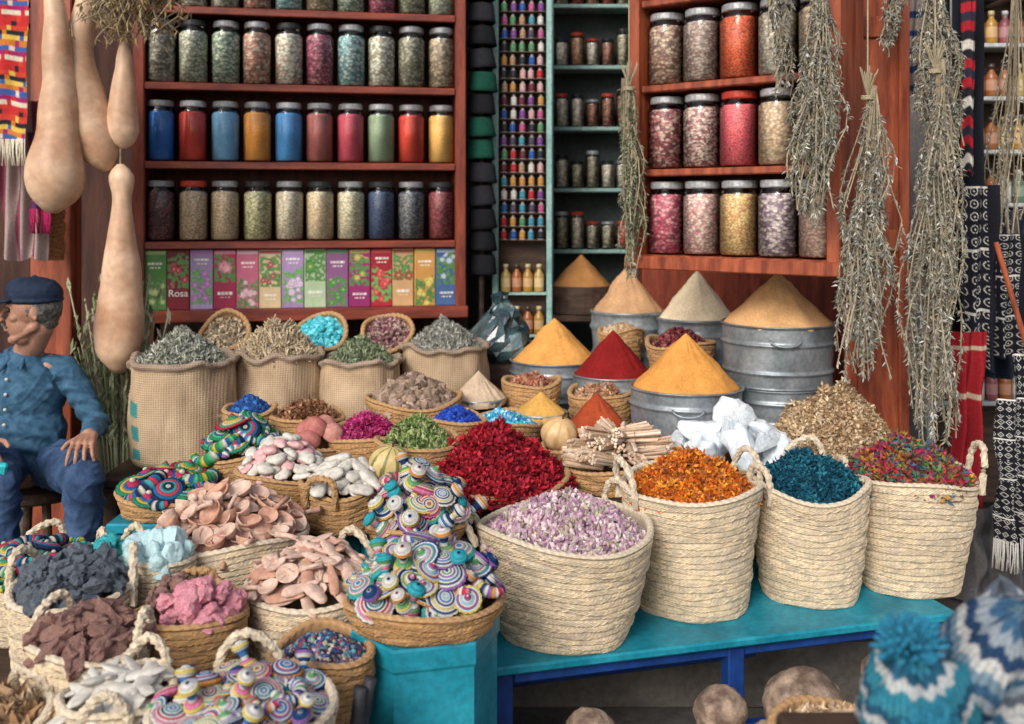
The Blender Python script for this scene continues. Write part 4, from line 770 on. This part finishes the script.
# ---------------------------------------------------------------- cloths
def cloth(name,x0,x1,y,z0,z1,fn,label,amp=.012,fr=5,nx=50,nz=110,cat='cloth',ang=0,fringe=None,group=None):
    V=[];C=[];w=x1-x0; sd=R.uniform(0,40)
    for i in range(nz):
        v=i/(nz-1)
        for j in range(nx):
            u=j/(nx-1); xx=(u-.5)*w*(1+.06*math.sin(v*5+sd)-.12*math.sin(v*2.5)); n=noise.noise(Vector((u*3+sd,v*3,0)))
            V.append((xx+.01*n,amp*math.sin(u*fr*pi+v*1.5+2*n)*(.5+.5*v)+amp*.9*n,-(z1-z0)*v*(1+.015*math.sin(u*9+sd)))); C.append(fn(u,v))
    mb=MB(); mb.add(V,gridF(nz,nx,False),np.array(C))
    if fringe:
        for k in range(40):
            u=k/39; xx=V[(nz-1)*nx+int(u*(nx-1))][0]; yy=V[(nz-1)*nx+int(u*(nx-1))][1]; V2,F2=tube([(xx,yy,-(z1-z0)*.985),(xx+R.uniform(-.004,.004),yy,-(z1-z0)-.04),(xx+R.uniform(-.008,.008),yy,-(z1-z0)-.085)],.0022,4); mb.add(V2,F2,fringe)
    put(name,mb.mesh(name,M_v(.95,150,.8,.4,.002,.1),True),((x0+x1)/2,y,z1),(0,0,ang),label=label,cat=cat,group=group)
def kilim(u,v):
    s=int(v*34)
    return [(.45,.03,.03),(.5,.05,.03),(.6,.4,.08),(.05,.1,.3),(.6,.52,.4),(.45,.03,.03),(.02,.02,.03),(.5,.16,.03),(.3,.02,.1)][(s*5+ (1 if (int(u*14)+s)%5==0 else 0))%9]
cloth('striped_kilim',-1.90,-1.69,3.5,1.74,2.34,kilim,'red, yellow and blue striped woven kilim with cream fringe',.006,3,fringe=(.6,.55,.42),cat='kilim')
cloth('woven_scarf',-1.88,-1.70,3.66,1.32,1.9,lambda u,v:(.34,.26,.24) if int(u*9)%3 else (.20,.05,.08),'dusty mauve striped scarf hanging behind the kilim',.02,6)
cloth('tassel_scarf',-1.74,-1.66,3.6,1.50,1.78,lambda u,v:(.28,.03,.05) if int(v*9)%2 else (.08,.03,.10),'dark red and purple tasselled strap by the post',.01,3,fringe=(.3,.02,.08))
def geo(u,v):
    a=abs(((u*9)%1)-.5)+abs(((v*22)%1)-.5); return (.62,.60,.56) if (.34<a<.42 or a<.08 or ((v*22)%6<.2)) else (.012,.012,.016)
def emb(u,v):
    x=(u*5)%1-.5; y=(v*15)%1-.5; r=math.hypot(x,y*1.1); 
    return (.5,.48,.44) if (.30<r<.37 or r<.08 or abs(v*15%5-.2)<.10) and .12<u<.7 else (.012,.012,.018)
def strp(u,v): return [(.36,.02,.03),(.02,.02,.025),(.6,.56,.5),(.02,.02,.025),(.36,.02,.03),(.03,.03,.05)][int(v*22)%6]
cloth('dark_garment',1.42,1.62,3.42,1.0,2.32,lambda u,v:(.014,.016,.022) if not(.42<u<.46) else (.3,.28,.25),'plain black garment with pale trim hanging in folds',.035,5)
cloth('embroidered_cloth',1.44,1.56,3.2,.98,1.58,emb,'black cloth with white embroidery hanging near the door',.026,4,nx=90,nz=200)
cloth('embroidered_cloth',1.62,1.78,3.4,1.0,1.42,emb,'black patterned cloth hanging below oil bottle shelves',.026,4,nx=90,nz=200)
cloth('dark_cloth',1.60,1.86,3.6,.9,1.50,lambda u,v:(.02,.03,.05) if int(u*12)%3 else (.10,.09,.09),'dark navy striped garment hanging in folds',.03,7)
cloth('patterned_shawl',1.45,1.60,3.02,.50,.93,geo,'black and white patterned shawl hanging over the stall end',.026,4,nx=100,nz=240,fringe=(.5,.48,.44),ang=.2)
cloth('patterned_shawl',1.56,1.72,3.12,.44,1.05,geo,'black and white patterned shawl hanging in the corner',.026,4,nx=100,nz=240)
cloth('red_cloth',1.37,1.48,3.12,.66,1.12,lambda u,v:(.24,.014,.02) if not(.42<v<.45 or .1<v<.12) else (.4,.3,.22),'red woven bag hanging beside the herbs',.026,4,fringe=(.3,.03,.03))
cloth('woven_strap',1.40,1.46,3.34,1.1,2.0,strp,'red black and white woven strap near the post',.014,2)
cloth('woven_strap',1.50,1.55,3.34,1.62,2.32,strp,'narrow red and black woven strap hanging high',.014,2)
cloth('woven_bag',1.36,1.46,3.5,1.9,2.32,lambda u,v:(.28,.24,.22) if int(v*20)%3 else (.03,.05,.12),'grey and navy patterned cloth hanging high',.014,4)
cloth('draped_blanket',1.42,1.80,3.3,.22,.52,lambda u,v:(.10,.095,.10) if int(u*9)%2 else (.15,.14,.14),'grey draped blanket on the step below shawls',.04,5)
put('walking_stick',mesh('walking_stick',*tube([(1.50,3.1,1.4),(1.66,3.05,.78)],.008,8),W_ORG),label='slim brown wooden stick leaning by the cloths',cat='stick')
t=thing('bottle_shelf',(2.05,4.2,.2),'white wooden shelves of oil bottles beside the cloths','shelf'); WHW=M_two('off_white_paint',(.36,.39,.38),(.5,.52,.52),6)
for sx in (-.33,.33): board('side_panel',(sx,0,1.4),(.03,.18,2.8),WHW,t)
board('back_panel',(0,.075,1.4),(.63,.01,2.7),W_DARK,t)
bz=[.5,.8,1.1,1.32,1.54,1.76,1.98,2.2]
for z in bz: board('shelf',(0,-.005,z),(.628,.14,.018),WHW,t)
bo2=bo+[bottle((.25,.07,.08),(.5,.5,.5)),bottle((.42,.40,.35),(.3,.05,.05)),bottle((.1,.16,.1),(.5,.5,.45))]
for z in bz:
    for i in range(11): put('small_bottle',R.choice(bo2),(2.05-.28+i*.056,4.16,.2+z+.0095),(0,0,0),1.25,label='small oil bottle standing on a white shelf',cat='bottle',group='oil bottles on the white shelves')
V,F=lathe([(.001,0),(.09,0),(.13,.03),(.14,.06),(.135,.09),(.12,.12),(.1,.15),(.08,.18),(.06,.2),(.03,.22),(.015,.24),(.035,.27),(.001,.275)],26)
for v in V:
    n=noise.noise(Vector(v*14))*.05+R.uniform(-.008,.008); v[0]+=n; v[1]-=n*.8; v[2]+=(n*.6+R.uniform(-.006,.006)) if v[2]>.01 else 0
put('plastic_bag',mesh('plastic_bag',V,F,M_two('dark_teal_plastic',(.006,.014,.02),(.06,.11,.12),10,rough=.22,spec=.7)),(-.05,4.12,.88),label='crumpled dark teal plastic bag beside the sack',cat='bag')
stand(-.05,4.12,.66,.18,.22)

# ---------------------------------------------------------------- low foreground goods
table('low_stand','low dark wooden stand carrying stones and chips',.62,1.96,0,1.0,.56,.35,W_DARK,W_DARK,.025,0,.04,False)
COB=M_two('brown_mottled_gourd_stone',(.13,.085,.06),(.36,.26,.19),22,rough=.7,bs=.5,bd=.004,lohi=(.4,.6))
def cobble(x,y,z,r,seed,label):
    V,F=ico(0,5,seed); V=V*2*r
    for v in V:
        p=Vector(v)*(1.4/r)+Vector((seed*7,0,0)); n=noise.noise(p*.6)*.12+noise.noise(p*2.2)*.06+noise.noise(p*6)*.03+noise.noise(p*14)*.015; v*=1+n; v[2]*=.9
    put('round_stone',mesh('round_stone',V,F,COB,smooth=True),(x,y,z),label=label,cat='stone',group='rounded stones on the low stand')
cobble(.63,2.16,.432,.083,1,'large rounded mottled brown stone on low stand'); cobble(.455,2.19,.405,.056,2,'rounded brown stone on low stand'); cobble(.80,2.16,.40,.055,3,'rounded stone at end of stand')
cobble(.165,2.1,.40,.056,4,'rounded brown stone near the bench leg'); cobble(.82,2.2,.48,.048,5,'small stone resting on other stones'); cobble(.75,2.06,.41,.06,9,'rounded brown stone under chips'); cobble(.54,2.1,.39,.042,12,'small rounded stone beside larger stones')
stand(.63,1.93,.351,.2,.08)
straw(.63,1.93,.432,.11,.13,.05,'shallow wicker tray of pale chips',(),WICK,'wicker_tray','tray')
pile('wood_chip_heap','heap of pale tan chips on a low tray','chips',.63,1.93,.465,.12,.055,T_petal,.03,500,[(.6,.42,.25),(.7,.55,.38),(.45,.28,.15)])
def hat(pal,r=.085,h=.13,pom=None,seed=0):
    seg=144; V=[];C=[]; n=64
    for i in range(n):
        q=i/(n-1); 
        if q<.16: rr=r*1.07; z=h*q*.9
        else: rr=r*math.cos((q-.16)/.84*pi/2)**.62; z=h*q
        for j in range(seg):
            a=2*pi*j/seg; f=1+.028*abs(math.sin(a*24))*(.6+.4*abs(math.sin(i*.8+ (j//3)%2)))+.014*abs(math.sin(i*.8)); w=noise.noise(Vector((math.cos(a)*1.5+seed,math.sin(a)*1.5,q*2)))*.28
            V.append((rr*(f+w)*math.cos(a)+1e-5,rr*(f+w)*math.sin(a),z*(1+.8*w)))
            zz=q*9+.5*abs(((a*14/(2*pi))%1)-.5)*2; C.append(np.array(pal[int(zz*1.3)%len(pal)])*(.62+.38*abs(math.sin(a*24)))*(.85+.2*R.random()))
    mb=MB(); mb.add(V,gridF(n,seg),np.array(C))
    return mb.mesh('knit_hat',M_v(.98,200,.75,.5,.002,.1),True)
def pompom(c):
    mb=MB()
    for i in range(220):
        d=Vector((R.gauss(0,.6),R.gauss(0,.6),abs(R.gauss(0,1))+.1)).normalized(); V,F=tube([d*.002,d*.030*R.uniform(.7,1.15)],[.0025,.0018],4); mb.add(V,F,np.array(c)*R.uniform(.7,1.2))
    V,F=tube([(.008*math.cos(q),.008*math.sin(q),.006) for q in np.linspace(0,6.28,12)],.003,5); mb.add(V,F,np.array(c)*.6)
    return mb.mesh('tassel',M_v(.98,200,.7,.4,.002,.1))
HA=[[(.26,.30,.34),(.04,.10,.18),(.16,.24,.30),(.50,.50,.48),(.02,.05,.11)],[(.03,.20,.28),(.46,.48,.47),(.02,.09,.16),(.04,.22,.30)],[(.10,.12,.14),(.28,.32,.36),(.04,.12,.20),(.50,.50,.48)],[(.16,.18,.20),(.34,.35,.35),(.10,.12,.15)]]
table('folding_table','small table carrying knitted hats',.68,1.22,0,.60,.44,.78,W_DARK,W_DARK,.025,0,.035,False)
for (x,y,z,s,ro,pi_,lab,pc) in ((.65,1.30,.87,1.1,(.35,-.3,.4),0,'grey and blue striped knitted hat on a heap',None),(.51,1.25,.85,.85,(-.1,-.25,1.2),1,'teal and white knitted hat with tied tassel',(.03,.20,.32)),
      (.64,1.14,.86,1.0,(.5,.3,2),2,'dark grey knitted hat with blue bands',None),(.49,1.14,.79,.85,(.2,-.2,.2),1,'teal and white knitted hat lying flat',(.03,.2,.3)),(.78,1.35,.87,1.0,(.2,.2,1),2,'dark grey and white patterned knitted hat',None),
      (.56,1.37,.79,.95,(.1,.2,.6),3,'soft grey knitted hat under the others',None),(.70,1.40,.84,1.05,(-.1,.1,2.6),3,'soft grey knitted hat behind blue ones',None),(.58,1.12,.79,.95,(0,0,.6),2,'dark grey and blue knitted hat lying on table',None),
      (.74,1.22,.90,.9,(-.6,.5,.6),0,'dark grey and blue knitted hat on top of heap',None)):
    t=thing('knitted_hat',(x,y,z),lab,'hat',ro); t['group']='knitted hats heaped on the small table'; put('crown',hat(HA[pi_],.085*s,.13*s,seed=x*9+y),parent=t)
    if pc: put('tassel',pompom(pc),(0,0,.13*s-.002),scl=1.5,parent=t)

# ---------------------------------------------------------------- the seated man
def hull_prims(prims):
    mb=MB()
    for p in prims:
        bm=bmesh.new()
        if p[0]=='c':
            _,a,ra,b,rb=p
            for c,r in ((a,ra),(b,rb)): bmesh.ops.create_icosphere(bm,subdivisions=2 if r<.02 else 3,radius=r,matrix=Matrix.Translation(Vector(c)))
            g=bmesh.ops.convex_hull(bm,input=bm.verts[:])
            inner=[v for v in g['geom_interior'] if isinstance(v,bmesh.types.BMVert) and v.is_valid]
            if inner: bmesh.ops.delete(bm,geom=inner,context='VERTS')
        else:
            _,c,rad,rz=p[:4]; M=Matrix.Translation(Vector(c))@Matrix.Rotation(rz,4,'Z')@(Matrix.Rotation(p[4],4,'Y') if len(p)>4 else Matrix.Identity(4))@Matrix.Diagonal((*rad,1)); bmesh.ops.create_icosphere(bm,subdivisions=3,radius=1,matrix=M)
        bm.verts.index_update(); mb.add([tuple(v.co) for v in bm.verts],[tuple(v.index for v in f.verts) for f in bm.faces]); bm.free()
    return mb
def remeshed(name,prims,vox,mat,it=4,wr=0,wf=20,origin=(0,0,0),joints=()):
    me=hull_prims(prims).mesh(name,mat); o=bpy.data.objects.new('tmp',me); COL.objects.link(o)
    m=o.modifiers.new('r','REMESH'); m.mode='VOXEL'; m.voxel_size=vox; s=o.modifiers.new('s','SMOOTH'); s.iterations=it; s.factor=.5
    dg=bpy.context.evaluated_depsgraph_get(); me2=bpy.data.meshes.new_from_object(o.evaluated_get(dg)); bpy.data.objects.remove(o)
    n=len(me2.vertices); co=np.zeros(n*3); me2.vertices.foreach_get('co',co); co=co.reshape(-1,3)
    if wr:
        no=np.zeros(n*3); me2.vertices.foreach_get('normal',no); no=no.reshape(-1,3); js=[Vector(j) for j in joints]
        for i in range(n):
            p=Vector(co[i]); w=noise.noise(p*5)*.6
            a=noise.noise(Vector((p.x*wf*.55+w,p.y*wf*.55,p.z*wf*.8+p.x*wf*.5))); b2=noise.noise(Vector((p.x*wf*1.1+9,p.y*wf*1.1+w,p.z*wf*1.6-p.x*wf*.7)))
            d=.8*max(0,1-abs(a)*4)**1.4+.35*max(0,1-abs(b2)*5)-.4*abs(a)
            for j in js:    # compression folds gather at the joints
                dj=(p-j).length
                if dj<.13: d+=(1-dj/.13)*1.1*math.sin((p.z*.8+p.y*.6+w*.02)*150+3*w)
            co[i]+=no[i]*wr*d
    co-=np.array(origin); me2.vertices.foreach_set('co',co.ravel()); me2.polygons.foreach_set('use_smooth',[True]*len(me2.polygons)); me2.materials.clear(); me2.materials.append(mat); me2.update(); return me2
SK=M_two('tanned_skin',(.32,.155,.10),(.42,.225,.15),24,rough=.55,bs=.15,bd=.001)
DEN=M_two('blue_denim_shirt',(.026,.080,.145),(.052,.130,.21),40,rough=.85,bs=.2,bd=.001); JN=M_two('dark_blue_jeans',(.018,.042,.10),(.050,.095,.19),14,rough=.85,bs=.2,bd=.001)
CAPM=M_two('navy_cap_cloth',(.006,.014,.035),(.014,.028,.06),18,rough=.8,bs=.2,bd=.001); HAIR=M_two('grey_hair',(.05,.045,.04),(.15,.14,.13),60,rough=.8,bs=.5,bd=.003)
hc=Vector((-1.632,3.40,1.155)); fd=Vector((-.93,-.37,0)).normalized(); sd=Vector((-fd.y,fd.x,0)); fa=math.atan2(fd.y,fd.x); HS=.90
def H(f,s,z): return tuple(hc+fd*f*HS+sd*s*HS+Vector((0,0,z*.95)))
def E(f,s,z,r,*k): return ('e',H(f,s,z),tuple(q*.94 for q in r),fa,*k)
shL,shR=(-1.55,3.47,.950),(-1.86,3.47,.950); elL,elR=(-1.435,3.45,.765),(-1.96,3.38,.75); wrL,wrR=(-1.362,3.22,.775),(-1.66,3.17,.775)
P=[E(-.008,0,.022,(.090,.070,.092)),E(.024,0,-.042,(.062,.050,.064)),('c',H(.068,0,-.098),.014,H(.03,0,-.085),.032),('c',H(-.01,.045,-.05),.018,H(.055,.018,-.092),.014),('c',H(-.01,-.045,-.05),.018,H(.055,-.018,-.092),.014),
   ('c',H(.084,0,.018),.0065,H(.113,0,-.018),.0088),E(.104,0,-.026,(.012,.015,.0085)),
   ('c',H(.078,.028,.028),.0085,H(.083,-.0,.025),.008),('c',H(.078,-.028,.028),.0085,H(.083,0,.025),.008),E(.056,.036,-.018,(.019,.016,.015)),E(.056,-.036,-.018,(.019,.016,.015)),
   E(.088,0,-.053,(.010,.019,.0048)),E(.085,0,-.063,(.011,.017,.0055)),E(-.012,.070,.004,(.015,.006,.027)),E(-.012,-.070,.004,(.015,.006,.027)),E(-.016,.071,-.018,(.008,.006,.010)),
   ('c',H(-.030,0,-.055),.044,(-1.68,3.46,1.00),.049),('c',(-1.6,3.47,.955),.045,(-1.78,3.47,.955),.045),('e',(-1.70,3.47,.86),(.13,.09,.16),0),('e',(-1.70,3.48,.68),(.13,.10,.15),0),
   ('c',shL,.038,elL,.030),('c',elL,.031,wrL,.023),('c',shR,.038,elR,.030),('c',elR,.031,wrR,.023),('c',(-1.62,3.5,.61),.065,(-1.34,3.12,.66),.042),('c',(-1.78,3.5,.61),.065,(-1.60,3.10,.66),.042),('c',(-1.34,3.12,.66),.042,(-1.36,3.14,.3),.030),('c',(-1.6,3.1,.66),.042,(-1.6,3.12,.3),.030)]
def hand(w,f,s,curl=(20,35,30),k0=0):
    w=Vector(w); f=Vector(f).normalized(); s=Vector(s); s=(s-f*s.dot(f)).normalized(); n=f.cross(s); n=n if n.z>0 else -n; out=[]
    for i,(o,l) in enumerate(((.029,.92),(.0100,1.05),(-.0098,1.0),(-.028,.8))):
        k=w+f*.078+s*o; out.append(('c',tuple(w+s*o*.5),.0145,tuple(k),.0102)); ang=math.radians(k0)
        r=.0078
        for q,seg in enumerate((.038,.026,.020)):
            ang+=math.radians(curl[q]); e=k+(f*math.cos(ang)-n*math.sin(ang))*seg*l+s*o*.14; out.append(('c',tuple(k),r,tuple(e),r-.0007)); k=e; r-=.0007
    k=w+f*.025+s*.024; e=k+(f*.65+s*.75).normalized()*.038-n*.008; out.append(('c',tuple(w+f*.012+s*.008),.014,tuple(k),.012)); out.append(('c',tuple(k),.0102,tuple(e),.0088)); e2=e+(f*.9+s*.35-n*.35).normalized()*.026; out.append(('c',tuple(e),.0088,tuple(e2),.0075))
    return out
P+=hand(wrL,(.18,-1,-.10),(-1,0,0),(22,38,35)); P+=hand(wrR,(.35,-.9,-.2),(1,0,.2),(30,50,45))
BO=Vector((-1.68,3.45,.56))
man=put('person',remeshed('person_body',P,.0034,SK,1,origin=BO),BO,label='seated man in blue denim shirt and navy cap, hands on knees',cat='person')
def child(nm,me,label=None): o=put(nm,me,parent=man,label=label); return o
SP=[('e',(-1.70,3.47,.87),(.150,.108,.15),0),('e',(-1.70,3.465,.72),(.150,.115,.15),0),('c',(-1.62,3.475,.950),.045,(-1.78,3.475,.950),.045),('c',shL,.046,elL,.039),('c',elL,.038,(-1.368,3.255,.775),.030),('c',shR,.046,elR,.039),('c',elR,.038,(-1.69,3.19,.775),.031),
    ('c',(-1.62,3.47,.965),.038,shL,.045),('c',(-1.78,3.47,.965),.038,shR,.045),('c',(-1.685,3.46,.985),.056,(-1.685,3.46,.95),.08)]
child('shirt',remeshed('shirt',SP,.0042,DEN,2,.0075,13,BO,(elL,(-1.56,3.42,.91),(-1.64,3.37,.68))))
child('collar',remeshed('collar',[('c',(-1.665,3.412,.998),.010,(-1.632,3.455,1.014),.012),('c',(-1.712,3.402,.993),.010,(-1.744,3.455,1.010),.012),('c',(-1.632,3.455,1.014),.012,(-1.650,3.508,1.022),.012),('c',(-1.744,3.455,1.010),.012,(-1.726,3.508,1.022),.012),('c',(-1.650,3.508,1.022),.012,(-1.726,3.508,1.022),.012),('c',(-1.665,3.412,.998),.010,(-1.655,3.37,.965),.006),('c',(-1.712,3.402,.993),.010,(-1.725,3.365,.958),.006)],.0035,DEN,1,.0,16,BO))
child('cuff',remeshed('cuff',[('c',(-1.371,3.262,.775),.032,(-1.366,3.238,.776),.031)],.004,DEN,2,.0,16,BO))
pl=MB()
for i,(z,yy) in enumerate(((.93,3.362),(.88,3.356),(.83,3.352),(.78,3.346),(.73,3.342),(.69,3.340))):
    V,F=lathe([(.001,.004),(.005,.003),(.006,0)],10); pl.add(V,F,(.5,.48,.42),Matrix.Translation(Vector((-1.70,yy,z))-BO)@Matrix.Rotation(pi/2,4,'X'))
child('shirt_buttons',pl.mesh('shirt_buttons',M_v(.4,40,.9,.05,.001,.5),True))
TP=[('c',(-1.61,3.5,.615),.083,(-1.335,3.12,.668),.059),('c',(-1.335,3.12,.668),.059,(-1.36,3.15,.27),.050),('c',(-1.78,3.5,.615),.083,(-1.595,3.11,.668),.059),('c',(-1.595,3.11,.668),.059,(-1.60,3.14,.27),.050),('c',(-1.64,3.52,.62),.09,(-1.76,3.52,.62),.09)]
child('jeans',remeshed('jeans',TP,.0048,JN,2,.0085,13,BO,((-1.35,3.2,.60),(-1.55,3.42,.66),(-1.36,3.15,.35),(-1.60,3.2,.60))))
for sx in (-1.36,-1.60): child('shoe',remeshed('shoe',[('c',(sx,3.17,.245),.042,(sx+.01,3.0,.235),.033),('e',(sx,3.16,.25),(.042,.055,.045),0)],.006,BLACKP,3,0,10,BO))
child('hair',remeshed('hair',[E(-.028,0,.014,(.076,.073,.074)),E(-.053,0,-.03,(.038,.052,.044)),('c',H(.012,.066,.02),.005,H(.012,.064,-.01),.0035)],.0038,HAIR,1,.003,70,BO))
child('moustache',remeshed('moustache',[('c',H(.101,0,-.043),.0052,H(.088,.022,-.05),.004),('c',H(.101,0,-.043),.0052,H(.088,-.022,-.05),.004)],.0026,HAIR,1,0,60,BO))
child('eyebrows',remeshed('eyebrows',[('c',H(.088,.012,.036),.0035,H(.076,.040,.034),.003),('c',H(.088,-.012,.036),.0035,H(.076,-.040,.034),.003)],.002,HAIR,1,0,60,BO))
child('cap',remeshed('cap',[E(-.010,0,.062,(.096,.080,.064)),E(-.010,0,.042,(.098,.082,.020)),E(.030,0,.078,(.060,.060,.046)),E(-.010,0,.126,(.008,.008,.006))],.0036,CAPM,1,.002,14,BO))
child('cap_brim',remeshed('cap_brim',[E(.112,0,.036,(.062,.058,.0060),.30),E(.084,0,.044,(.036,.066,.0075),.18)],.0028,CAPM,1,0,20,BO))
for s in (.03,-.03):
    V,F=ico(0,3,1); child('eye',mesh('eye',V*.018,F,M_two('dark_eye',(.02,.012,.01),(.05,.03,.02),5,rough=.2),smooth=True)).location=Vector(H(.078,s,.010))-BO
put('small_towel',mesh('t',*box(0,0,0,.07,.02,.05,.008),M_two('turquoise_cloth',(.02,.4,.45),(.05,.55,.6),20)),(-1.585,3.065,.705),(.4,.2,.3),label='small turquoise cloth held in the seated man\'s hand',cat='cloth')
t=thing('wooden_stool',(-1.69,3.56,.2),'plain dark wooden stool under the seated man','stool'); V,F=lathe([(.001,.0),(.17,.0),(.18,.01),(.18,.03),(.17,.04),(.001,.04)],32); put('seat',mesh('s',V,F,W_DARK),(0,0,.29),parent=t)
for a in range(4): put('leg',mesh('l',*tube([(.11*math.cos(a*pi/2+.7),.11*math.sin(a*pi/2+.7),.291),(.15*math.cos(a*pi/2+.7),.15*math.sin(a*pi/2+.7),0)],.016,10),W_DARK),parent=t)

# ---------------------------------------------------------------- light, world, camera
w=bpy.data.worlds.new('World'); sc.world=w; w.use_nodes=True; nt=w.node_tree; bg=nt.nodes['Background']
sky=nt.nodes.new('ShaderNodeTexSky'); sky.sky_type='NISHITA'; sky.sun_disc=False; sky.sun_elevation=math.radians(34); sky.sun_rotation=math.radians(208); sky.dust_density=3
hs=nt.nodes.new('ShaderNodeHueSaturation'); hs.inputs['Saturation'].default_value=.6; hs.inputs['Value'].default_value=1.2
nt.links.new(sky.outputs[0],hs.inputs['Color']); nt.links.new(hs.outputs[0],bg.inputs[0]); bg.inputs[1].default_value=.15
sl=bpy.data.lights.new('sun','SUN'); sl.energy=2.35; sl.angle=math.radians(24); sl.color=(1,.965,.93); so=put('sun',sl,(0,-2,6),(math.radians(57),0,math.radians(-24)))
cd=bpy.data.cameras.new('camera'); co=put('camera',cd,(0,0,1.5),(pi/2,0,0)); cd.sensor_width=36; cd.lens=36*1000/1024; cd.shift_y=-(362-210)/1024; cd.clip_end=200; cd.clip_start=.05
cd.dof.use_dof=True; cd.dof.focus_distance=2.7; cd.dof.aperture_fstop=3.0
sc.camera=co
